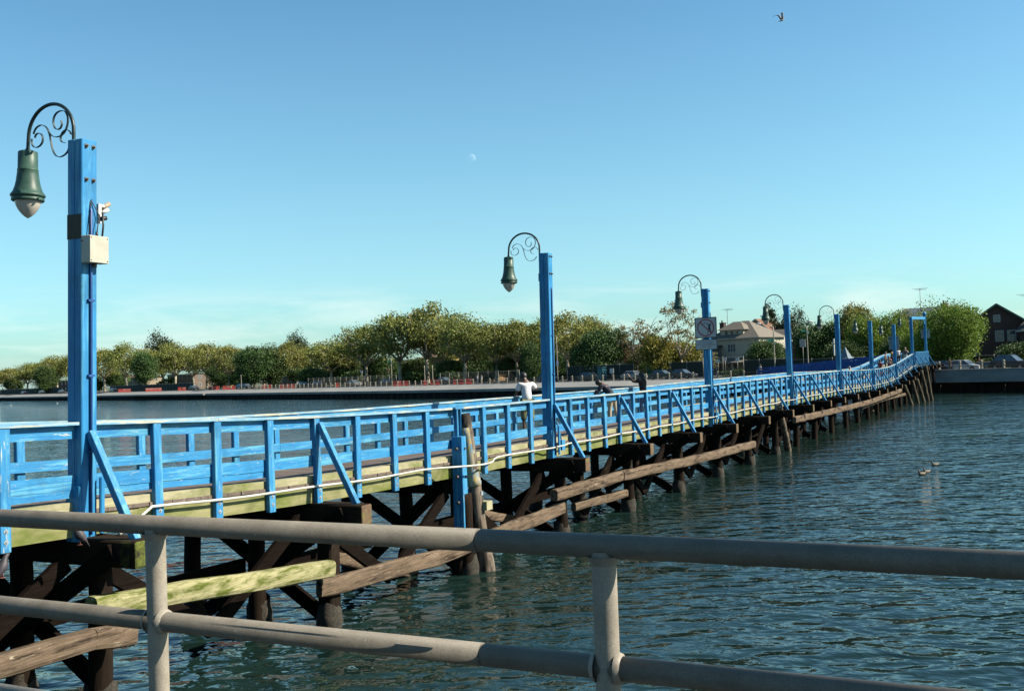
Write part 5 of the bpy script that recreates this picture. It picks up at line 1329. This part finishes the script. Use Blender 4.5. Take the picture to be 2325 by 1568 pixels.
board(1826, 10, 4.6, .9, 1.1, simple('pale_pink_sign', (.5, .45, .42), None, 3, .5), 'pale square sign on a pole behind the ramp'); board(1390, 8.5, 1.6, .8, .8, sign_white, 'white sign behind the posts near the person in navy'); board(883, 13, 3.4, .9, .8, simple('orange_sign', (.6, .22, .06), None, 3, .5), 'orange sign beside the green-signed pole')
board(822, 12, 3.2, .9, .6, sign_white, 'small white sign under the middle plane trees')
p, t = hit(1368, 9.5); o = empty('booth', (p.x, p.y, GZ), math.atan2(t.y, t.x), 'teal upright booth behind the person in navy', 'booth'); m = MB(); m.box((0, 0, 1.1), (1.1, 1.1, 2.2)); m.box((0, 0, 2.26), (1.25, 1.25, .12)); m.build('shell', simple('teal_plastic', (.02, .14, .17), (.02, .11, .14), 3, .5), o); m = MB(); m.box((0, -.56, 1.05), (.7, .04, 1.8)); m.build('door', simple('teal_door', (.03, .18, .2), None, 3, .5), o)
def shore_person(px, d, lab, **kw):
    p, t = hit(px, d); return person((p.x, p.y, GZ), R(200), lab, **kw)
shore_person(1728, 7.2, 'person in white standing by a cream post left of the ramp', h=1.78, shirt=white_t, pants=beige_c, skin=skin_mid, hair=hair_m)
shore_person(2158, 3.0, 'person in brown walking behind the sea-wall fence, left of the white car', h=1.75, shirt=simple('brown_cotton', (.22, .14, .08), None, 5, .8), pants=grey_c, skin=skin_mid, hair=hair_m)
shore_person(1084, 8.8, 'person in a white top, left of a pair behind the posts', h=1.75, shirt=white_t, pants=jean_c, skin=skin_mid, hair=hair_m)
shore_person(1094, 8.8, 'person in white, right of a pair behind the posts', h=1.7, shirt=white_t, pants=beige_c, skin=skin_mid, hair=hair_m)
shore_person(2085+140, 6.8, 'person in red behind the fence, right of the white car', h=1.7, shirt=red_c, pants=dark_c, skin=skin_mid, hair=hair_m)
# ================================================================== TREES
def leaf_cloud(C_, n, sig, ls, rg, flat=.5, upb=.5):
    """C_: cluster centres (k,3); n leaves each -> quads"""
    k = len(C_); N = k*n
    P = np.repeat(C_, n, 0) + np.clip(rg.normal(size=(N, 3)), -1.7, 1.7)*np.repeat(sig, n)[:, None]*np.array([1, 1, .62])
    nr = rg.normal(size=(N, 3)); nr[:, 2] = np.abs(nr[:, 2])*upb+.15*nr[:, 2]; nr /= np.linalg.norm(nr, axis=1)[:, None]
    a = np.cross(nr, rg.normal(size=(N, 3))); a /= np.linalg.norm(a, axis=1)[:, None]; b = np.cross(nr, a)
    s = ls*rg.uniform(.6, 1.25, N)[:, None]
    q = np.stack([P-a*s*.5, P+b*s*.36, P+a*s*.55, P-b*s*.36], 1).reshape(-1, 3)
    return q
def fast_mesh(name, quads, mat):
    n = len(quads)//4; me = bpy.data.meshes.new(name); me.vertices.add(n*4); me.vertices.foreach_set('co', quads.astype(np.float32).ravel())
    me.loops.add(n*4); me.loops.foreach_set('vertex_index', np.arange(n*4, dtype=np.int32)); me.polygons.add(n)
    me.polygons.foreach_set('loop_start', np.arange(0, n*4, 4, dtype=np.int32)); me.polygons.foreach_set('loop_total', np.full(n, 4, dtype=np.int32))
    me.materials.append(mat); me.update(); me.validate(); return me
def make_tree(seed, H, W, clear, ncl, nleaf, ls, style, leaf, bark, tr=.28):
    rg = np.random.default_rng(seed); rd_ = random.Random(seed)
    cz = (H+clear)/2; rz = (H-clear)/2; rx = W/2; C_ = []
    lob = [(rg.normal(size=3), rg.uniform(.58, 1.18)) for _ in range(11)]
    lob = [(v/np.linalg.norm(v), s) for v, s in lob]
    while len(C_) < ncl:
        v = rg.normal(size=3); v /= np.linalg.norm(v)
        r = rg.uniform(.25, 1)**(.45 if style != 'round' else .38)
        k = max(lob, key=lambda l: float(v @ l[0]))[1]
        q = v*r*k
        if style == 'plane':
            w = 1-.35*max(0, q[2]); p = (q[0]*rx*w, q[1]*rx*w, cz+q[2]*rz)
            if p[2] < clear+.9 and (q[0]**2+q[1]**2) < .35: continue
        elif style == 'cone':
            h = (q[2]+1)/2; w = max(.12, 1.05-h)*1.2; p = (q[0]*rx*w, q[1]*rx*w, clear+h*(H-clear))
        else: p = (q[0]*rx, q[1]*rx, cz+q[2]*rz)
        if p[2] > H: continue
        C_.append(p)
    C_ = np.array(C_); base = {'plane': .072, 'round': .10, 'cone': .085, 'sparse': .05}[style]*W
    sig = rg.uniform(.6, 1.25, ncl)*base
    crown = fast_mesh('crown', leaf_cloud(C_, nleaf, sig, ls, rg), leaf)
    # trunk, limbs and branches that reach the clumps
    m = MB(); bend = Vector((rd_.uniform(-.5, .5), rd_.uniform(-.5, .5), 0)); zf = clear*(.95 if style == 'plane' else 1.0)
    fork = Vector((0, 0, zf))+bend*.6
    m.tube([(0, 0, -.2), (0, 0, .3), tuple(Vector((0, 0, zf*.5))+bend*.15), tuple(fork)], [tr*1.5, tr*1.1, tr*.9, tr*.8], 8)
    if style in ('cone', 'round'):
        m.tube([tuple(fork), (bend.x*.3, bend.y*.3, clear+(H-clear)*.6), (0, 0, H*.95)], [tr*.8, tr*.5, .04], 7)
    nl = {'plane': 6, 'round': 5, 'cone': 2, 'sparse': 7}[style]; tips = []
    for i in range(nl):
        a = 2*PI*(i+rd_.uniform(-.3, .3))/nl; ro_ = rd_.uniform(.45, .75)*rx; zz = cz+rd_.uniform(-.25, .65)*rz
        e = Vector((math.cos(a)*ro_, math.sin(a)*ro_, zz)); mid = fork.lerp(e, .5)+Vector((math.cos(a)*rx*.10, math.sin(a)*rx*.10, -.05*rz+rd_.uniform(-.2, .3)))
        m.tube([tuple(fork-Vector((0, 0, .15))), tuple(fork.lerp(mid, .5)+Vector((0, 0, .15))), tuple(mid), tuple(e)], [tr*.72, tr*.58, tr*.45, tr*.16], 6)
        tips += [mid, e, mid.lerp(e, .5)]
    for j in range(min(ncl, 46)):
        c = Vector(C_[j]); s = min(tips, key=lambda q: (q-c).length) if tips else fork
        k = s.lerp(c, .5)+Vector((rd_.uniform(-.3, .3), rd_.uniform(-.3, .3), rd_.uniform(-.1, .4)))
        m.tube([tuple(s), tuple(k), tuple(c)], [tr*.24, tr*.15, .02], 5, cap=False)
    if style == 'sparse':
        for j in range(10):
            a = rd_.uniform(0, 2*PI); s = tips[rd_.randrange(len(tips))]; e = s+Vector((math.cos(a)*rx*.45, math.sin(a)*rx*.45, rd_.uniform(.25, .55)*rz)); k = s.lerp(e, .5)+Vector((rd_.uniform(-.3, .3), 0, .3))
            m.tube([tuple(s), tuple(k), tuple(e)], [.07, .05, .015], 5)
    return m.mesh('trunk', bark), crown, H, W
TV_ = {}
for i in range(4): TV_['plane%d' % i] = make_tree(100+i, 15, 13, 4.9, 190, 42, .40, 'plane', leaf_olive, bark_pale, .36)
for i in range(3): TV_['dark%d' % i] = make_tree(200+i, 12, 10, 1.6, 160, 90, .38, 'round', leaf_dark, bark_dark, .25)
TV_['round'] = make_tree(301, 11, 10, 1.5, 200, 100, .34, 'round', leaf_dark, bark_dark, .22)
TV_['bright'] = make_tree(302, 13, 12, 1.4, 260, 120, .32, 'round', leaf_bright, bark_dark, .3)
TV_['mid'] = make_tree(303, 11, 9, 1.6, 160, 80, .34, 'round', leaf_bright, bark_dark, .25)
TV_['yellow'] = make_tree(304, 9, 9, 2.0, 110, 50, .42, 'round', leaf_yellow, bark_dark, .2)
TV_['grey'] = make_tree(305, 13, 11, 3, 85, 36, .42, 'sparse', leaf_grey, bark_dark, .22)
TV_['sparse'] = make_tree(306, 17, 12, 4, 60, 36, .42, 'sparse', leaf_grey, bark_pale, .26)
TV_['pine0'] = make_tree(401, 16, 9, 3, 120, 60, .5, 'cone', leaf_pine, bark_dark, .3)
TV_['pine1'] = make_tree(402, 16, 11, 3, 120, 60, .5, 'round', leaf_pine, bark_dark, .3)
TV_['red'] = make_tree(403, 7, 6, 2, 50, 40, .4, 'round', leaf_red, bark_dark, .15)
TV_['shrub'] = make_tree(404, 3, 4, .2, 60, 40, .3, 'round', leaf_dark, bark_dark, .08)
TV_['shrubb'] = make_tree(405, 3, 4, .2, 60, 40, .3, 'round', leaf_bright, bark_dark, .08)
def tree(kind, px, top, wpx, d, label, name=None, group=None, py=885):
    tm, cm, H, W = TV_[kind]; p, t = hit(px, d, py)
    h = at(px, top, p.y).z-GZ; w = wpx*p.y/FL
    nm = name or {'plane': 'plane_tree', 'dark': 'dark_tree', 'pine': 'pine_tree', 'shrub': 'shrub'}.get(''.join(c for c in kind if not c.isdigit()), 'tree')
    if kind.startswith('shrub'): nm = 'shrub'
    o = empty(nm, (p.x, p.y, GZ-.1), random.uniform(0, 6.28), label, 'shrub' if nm == 'shrub' else 'tree', group)
    o.scale = (w/W, w/W, h/H)
    link('trunk', tm, o); link('crown', cm, o); return o
G_ = 'plane trees along the far promenade'
PL = [(-14, 842, 70, 'olive plane tree cut by the left edge of the photo'), (22, 832, 70, 'low olive plane tree at the far left'), (62, 822, 66, 'olive plane tree left of the dark far-left tree'), (130, 806, 74, 'olive plane tree right of the dark far-left tree'), (172, 798, 76, 'olive plane tree behind the nearest lamp post'),
      (238, 786, 84, 'olive plane tree just right of the nearest lamp post'), (288, 776, 86, 'olive plane tree with a leaning trunk below the pale sky, left of the dark tree'), (398, 777, 84, 'olive plane tree in front of the pine top, left'), (470, 774, 92, 'olive plane tree left above the six red barriers'), (520, 778, 80, 'olive plane tree right above the six red barriers'),
      (655, 772, 76, 'plane tree with a bright forked trunk in the middle of the dark trees'), (752, 772, 110, 'olive plane tree with a side limb, left of the tallest group'), (833, 730, 118, 'tall plane tree with a dark trunk, first of the tallest group'), (908, 702, 128, 'tall plane tree forking low, in the middle of the tallest group'), (972, 685, 130, 'tallest plane tree, above the yellow house'),
      (1056, 711, 118, 'plane tree with a pale trunk in front of the orange house'), (1128, 726, 110, 'plane tree with a V-shaped fork left of the man in white'), (1176, 718, 100, 'plane tree behind the second lamp post'), (1292, 706, 120, 'plane tree right of the second lamp post, behind the street lamp')]
for i, (px, tp, w, lab) in enumerate(PL):
    tree('plane%d' % (i % 4), px, tp, w*1.2, 27+(i % 3)*2.5, lab, group=G_)
# a second row beyond the road fills the crowns
for i, (px, tp, w, lab) in enumerate([(95, 818, 80, 'plane tree half hidden behind the far-left dark tree'), (330, 792, 90, 'plane tree hidden behind the dark tree left of the pine top'), (440, 786, 80, 'plane tree filling in behind the left red barriers'), (600, 800, 90, 'plane tree behind the darkest round tree'), (700, 786, 90, 'plane tree right of the forked bright trunk'), (795, 768, 100, 'plane tree filling in left of the tall group'), (1010, 728, 110, 'plane tree behind the gap right of the tallest one'), (1090, 735, 100, 'plane tree behind the orange house front'), (1225, 722, 100, 'plane tree just left of the street lamp'), (1345, 716, 100, 'plane tree behind the round green tree')]):
    tree('plane%d' % ((i+2) % 4), px, tp, w*1.25, 37, lab, group=G_)
tree('dark0', 102, 828, 52, 17, 'dark green tree at the far left, left of the nearest lamp post')
tree('dark1', 329, 789, 58, 17, 'dark green tree left of the pine top, right of the nearest lamp post')
tree('dark2', 577, 783, 84, 18, 'darkest round tree left of the forked bright trunk'); tree('dark0', 618, 781, 70, 24, 'dark green tree right behind the darkest round tree')
tree('dark1', 710, 828, 64, 18, 'small dark bushy tree right of the forked bright trunk'); tree('pine1', 372, 752, 70, 60, 'dark pine top rising behind the plane trees at left'); tree('pine1', 676, 752, 60, 62, 'dark rounded tree top rising behind the forked trunk')
tree('dark0', 1208, 774, 52, 17, 'dark green tree just left of the second lamp post'); tree('round', 1362, 737, 116, 19, 'big round dark green tree behind the person in navy')
tree('grey', 1448, 722, 100, 24, 'thin greyish open tree right of the round green tree'); tree('red', 1412, 752, 44, 27, 'small red-leaved tree behind the round green tree'); tree('yellow', 1492, 754, 84, 15, 'yellow-green tree behind the throwing person')
tree('sparse', 1550, 675, 116, 19, 'half-bare tree with upright dead branches, left of the no-fishing sign'); tree('yellow', 1556, 770, 90, 24, 'yellow-green tree at the foot of the half-bare tree'); tree('dark2', 1452, 800, 60, 30, 'dark tree behind the greyish open tree'); tree('grey', 1600, 790, 70, 26, 'thin brownish tree behind the no-fishing lamp post')
tree('round', 1742, 764, 96, 20, 'rounded dark bush-like tree right of the cream house'); tree('shrubb', 1678, 838, 64, 20, 'light green shrub in front of the cream house'); tree('shrubb', 1722, 846, 44, 14, 'light green shrub at the foot of the rounded dark tree')
tree('pine0', 1752, 692, 74, 66, 'left dark conifer behind the fourth lamp post'); tree('pine1', 1802, 698, 70, 66, 'right dark conifer behind the fourth lamp post'); tree('dark1', 1850, 722, 100, 30, 'dark green tree between fourth and fifth lamp posts'); tree('mid', 1895, 722, 90, 34, 'mid-green tree behind the fifth lamp post')
tree('plane1', 1948, 680, 104, 34, 'tall olive tree above the sixth lamp post'); tree('mid', 1972, 712, 90, 26, 'green tree right below the tall olive tree'); tree('dark2', 1925, 770, 90, 22, 'dark tree behind the pale tent'); tree('mid', 2020, 708, 80, 28, 'green tree behind the seventh lamp post'); tree('plane3', 2062, 700, 80, 34, 'olive tree behind the ramp-head lamp post'); tree('dark0', 2040, 760, 84, 20, 'dark tree behind the people on the ramp'); tree('mid', 2078, 745, 60, 16, 'green tree between ramp head and big bright tree')
tree('bright', 2172, 676, 138, 8.5, 'big bright green tree behind the concrete sea wall', py=838); tree('mid', 2130, 740, 90, 10, 'lower green tree merging with the left of the big bright tree', py=838)
tree('dark1', 2312, 768, 90, 8, 'dark spreading tree at the right edge in front of the brick house', py=838); tree('shrub', 2240, 812, 60, 8, 'dark shrub between the big bright tree and the brick house', py=838)
tree('dark2', 2110, 790, 60, 14, 'dark shrubby tree right behind the blue end post', py=838)
for i, (px, lab) in enumerate(((30, 'dark shrub at the far left below the plane trees'), (215, 'dark shrub right beside the nearest lamp post, far off'), (380, 'dark shrub below the pine top'), (540, 'dark shrub at the foot of the darkest round tree'), (800, 'dark shrub below the tall dark-trunked plane'), (940, 'dark shrub left of the yellow house'), (1030, 'dark shrub in front of the yellow house'), (1100, 'dark shrub in front of the orange house'), (1260, 'dark shrub at the foot of the street lamp'), (1420, 'dark shrub right of the teal booth'))):
    tree('shrub', px, at(px, 870, 300) and 858 if px < 400 else 842, 60 if px > 400 else 46, 30, lab)

UND = ['left of the two red-barrier groups', 'under the pale sky gap', 'behind the small yellow house front', 'beside the grey flat-roofed building', 'below the forked bright trunk', 'left of the tall dark-trunked plane', 'behind the long brick building', 'right of the tallest plane', 'between the yellow and orange houses', 'behind the V-forked plane', 'right behind the man in white', 'behind the curved street lamp', 'behind the round green tree', 'left of the half-bare tree']
for i, (px, tp, w) in enumerate(((200, 838, 60), (262, 836, 60), (500, 826, 60), (560, 826, 70), (690, 826, 70), (782, 815, 80), (862, 806, 90), (945, 806, 80), (1022, 812, 60), (1104, 808, 80), (1160, 802, 80), (1255, 795, 80), (1320, 790, 80), (1520, 792, 70))):
    tree('dark%d' % (i % 3), px, tp, w, 33+(i % 2)*4, 'low dark understory tree ' + UND[i], group='dark understory trees behind the planes')
# ================================================================== WATER, SKY, LIGHT
def water_mat():
    m, t, b, o = nt('harbour_water')
    v1 = coord(t, (.62, 1.0, 1), 'World', False, rot=(0, 0, R(-10))); v2 = coord(t, (.85, 1.0, 1), 'World', False, rot=(0, 0, R(24)))
    big = noise(t, v1, .16, 2, .5)
    def acc(a, w, b_):
        k = t.nodes.new('ShaderNodeMath'); k.operation = 'MULTIPLY_ADD'; k.inputs[1].default_value = w
        t.links.new(a, k.inputs[0]); t.links.new(b_, k.inputs[2]); return k
    n1 = noise(t, v1, 1.75, 1.2, .5, .35); n2 = noise(t, v2, .62, 2, .5, .2); n3 = noise(t, v2, 4.6, 1.5, .5, .5)
    add = acc(n2, .9, n1); add2 = acc(n3, .20, add.outputs[0])
    mod = t.nodes.new('ShaderNodeMapRange'); mod.inputs[1].default_value = .3; mod.inputs[2].default_value = .7; mod.inputs[3].default_value = .45; mod.inputs[4].default_value = 1.25
    t.links.new(big, mod.inputs[0])
    h = t.nodes.new('ShaderNodeMath'); h.operation = 'MULTIPLY'; t.links.new(add2.outputs[0], h.inputs[0]); t.links.new(mod.outputs[0], h.inputs[1])
    bump(t, b, h.outputs[0], 1.0, WAVE)
    b.inputs['Base Color'].default_value = (*WCOL, 1)
    b.inputs['Roughness'].default_value = .04; b.inputs['IOR'].default_value = 1.333; setspec(b, .5)
    return m
WAVE = .19; WCOL = (.006, .0155, .0135)
m = MB(); m.add([(-3500, -400, 0), (3500, -400, 0), (3500, 4500, 0), (-3500, 4500, 0)], [(0, 1, 2, 3)])
w = m.build('water', water_mat()); w['kind'] = 'structure'
SUN_EL = R(37); SUN_AZ = math.atan2(1.0, -0.10)     # clockwise from +Y
sd = Vector((math.sin(SUN_AZ)*math.cos(SUN_EL), math.cos(SUN_AZ)*math.cos(SUN_EL), math.sin(SUN_EL)))
sl = bpy.data.lights.new('sun', 'SUN'); sl.energy = 4.9; sl.angle = R(.5); sl.color = (1, .90, .73)
so = bpy.data.objects.new('sun', sl); COL.objects.link(so); so.rotation_euler = (-sd).to_track_quat('-Z', 'Y').to_euler(); so.location = (60, -20, 60)
wd = bpy.data.worlds.new('World'); sc.world = wd; wd.use_nodes = True
t = wd.node_tree; t.nodes.clear(); out = t.nodes.new('ShaderNodeOutputWorld'); bg = t.nodes.new('ShaderNodeBackground'); sk = t.nodes.new('ShaderNodeTexSky')
sk.sky_type = 'NISHITA'; sk.sun_disc = False; sk.sun_elevation = SUN_EL; sk.sun_rotation = SUN_AZ; sk.altitude = 10; sk.air_density = 1.0; sk.dust_density = 1.1; sk.ozone_density = 1.6
g = t.nodes.new('ShaderNodeNewGeometry'); nv = t.nodes.new('ShaderNodeTexCoord')
sp_ = t.nodes.new('ShaderNodeSeparateXYZ'); t.links.new(nv.outputs['Generated'], sp_.inputs[0])
# thin cirrus veil low over the horizon
mp = t.nodes.new('ShaderNodeMapping'); mp.inputs['Scale'].default_value = (2.6, 2.6, 16); t.links.new(nv.outputs['Generated'], mp.inputs[0])
cn = noise(t, mp.outputs[0], 2.2, 6, .6, .4)
cm_ = ramp(t, cn, [(.46, (0, 0, 0)), (.72, (.55, .55, .55))])
band = ramp(t, sp_.outputs[2], [(0.0, (.9,)*3), (.06, (.75,)*3), (.095, (0,)*3), (1, (0,)*3)])
mm = t.nodes.new('ShaderNodeMath'); mm.operation = 'MULTIPLY'; t.links.new(cm_, mm.inputs[0]); t.links.new(band, mm.inputs[1])
tint = mixc(t, 1.0, sk.outputs[0], SKY_TINT, 'MULTIPLY') if False else None
tn = t.nodes.new('ShaderNodeMix'); tn.data_type = 'RGBA'; tn.blend_type = 'MULTIPLY'; tn.inputs[0].default_value = 1; t.links.new(sk.outputs[0], tn.inputs[6]); tn.inputs[7].default_value = (.61, 1.08, 1.22, 1)
cl = mixc(t, mm.outputs[0], tn.outputs[2], (7.0, 7.2, 7.0)); 
hz = ramp(t, sp_.outputs[2], [(0.0, (1.25, 1.32, 1.05)), (.08, (1.08, 1.18, .84)), (.14, (.88, 1.02, .56)), (.21, (.58, .78, .44)), (.36, (.14, .22, .20)), (.6, (0, 0, 0))])
cl = mixc(t, 1.0, cl, hz, 'ADD'); t.links.new(cl, bg.inputs[0]); bg.inputs[1].default_value = .05
t.links.new(bg.outputs[0], out.inputs[0])
# half moon: a real sphere far off, lit by the same sun, seen through the bright air
mo, t, b, o_ = nt('daylight_moon'); t.nodes.remove(b)
df = t.nodes.new('ShaderNodeBsdfDiffuse'); n = noise(t, coord(t, (1, 1, 1), 'Generated', False), 3, 4); t.links.new(ramp(t, n, [(.35, (.035, .035, .035)), (.65, (.075, .075, .07))]), df.inputs[0])
tr = t.nodes.new('ShaderNodeBsdfTransparent'); ad = t.nodes.new('ShaderNodeAddShader'); t.links.new(df.outputs[0], ad.inputs[0]); t.links.new(tr.outputs[0], ad.inputs[1])
gm = t.nodes.new('ShaderNodeNewGeometry'); mx = t.nodes.new('ShaderNodeMixShader'); t.links.new(gm.outputs['Backfacing'], mx.inputs[0]); t.links.new(ad.outputs[0], mx.inputs[1]); t.links.new(tr.outputs[0], mx.inputs[2]); t.links.new(mx.outputs[0], o_.inputs[0])
m = MB(); mp_ = at(1070, 360, 9000); m.ball((0, 0, 0), 9000*10/FL, 32, 20)
mn = m.build('moon', mo, loc=mp_); tag(mn, 'faint half moon in the clear blue sky', 'moon')
sc.view_settings.view_transform = 'Standard'; sc.view_settings.look = 'None'; sc.view_settings.exposure = 1.46; sc.view_settings.gamma = 1
sc.render.engine = 'CYCLES'
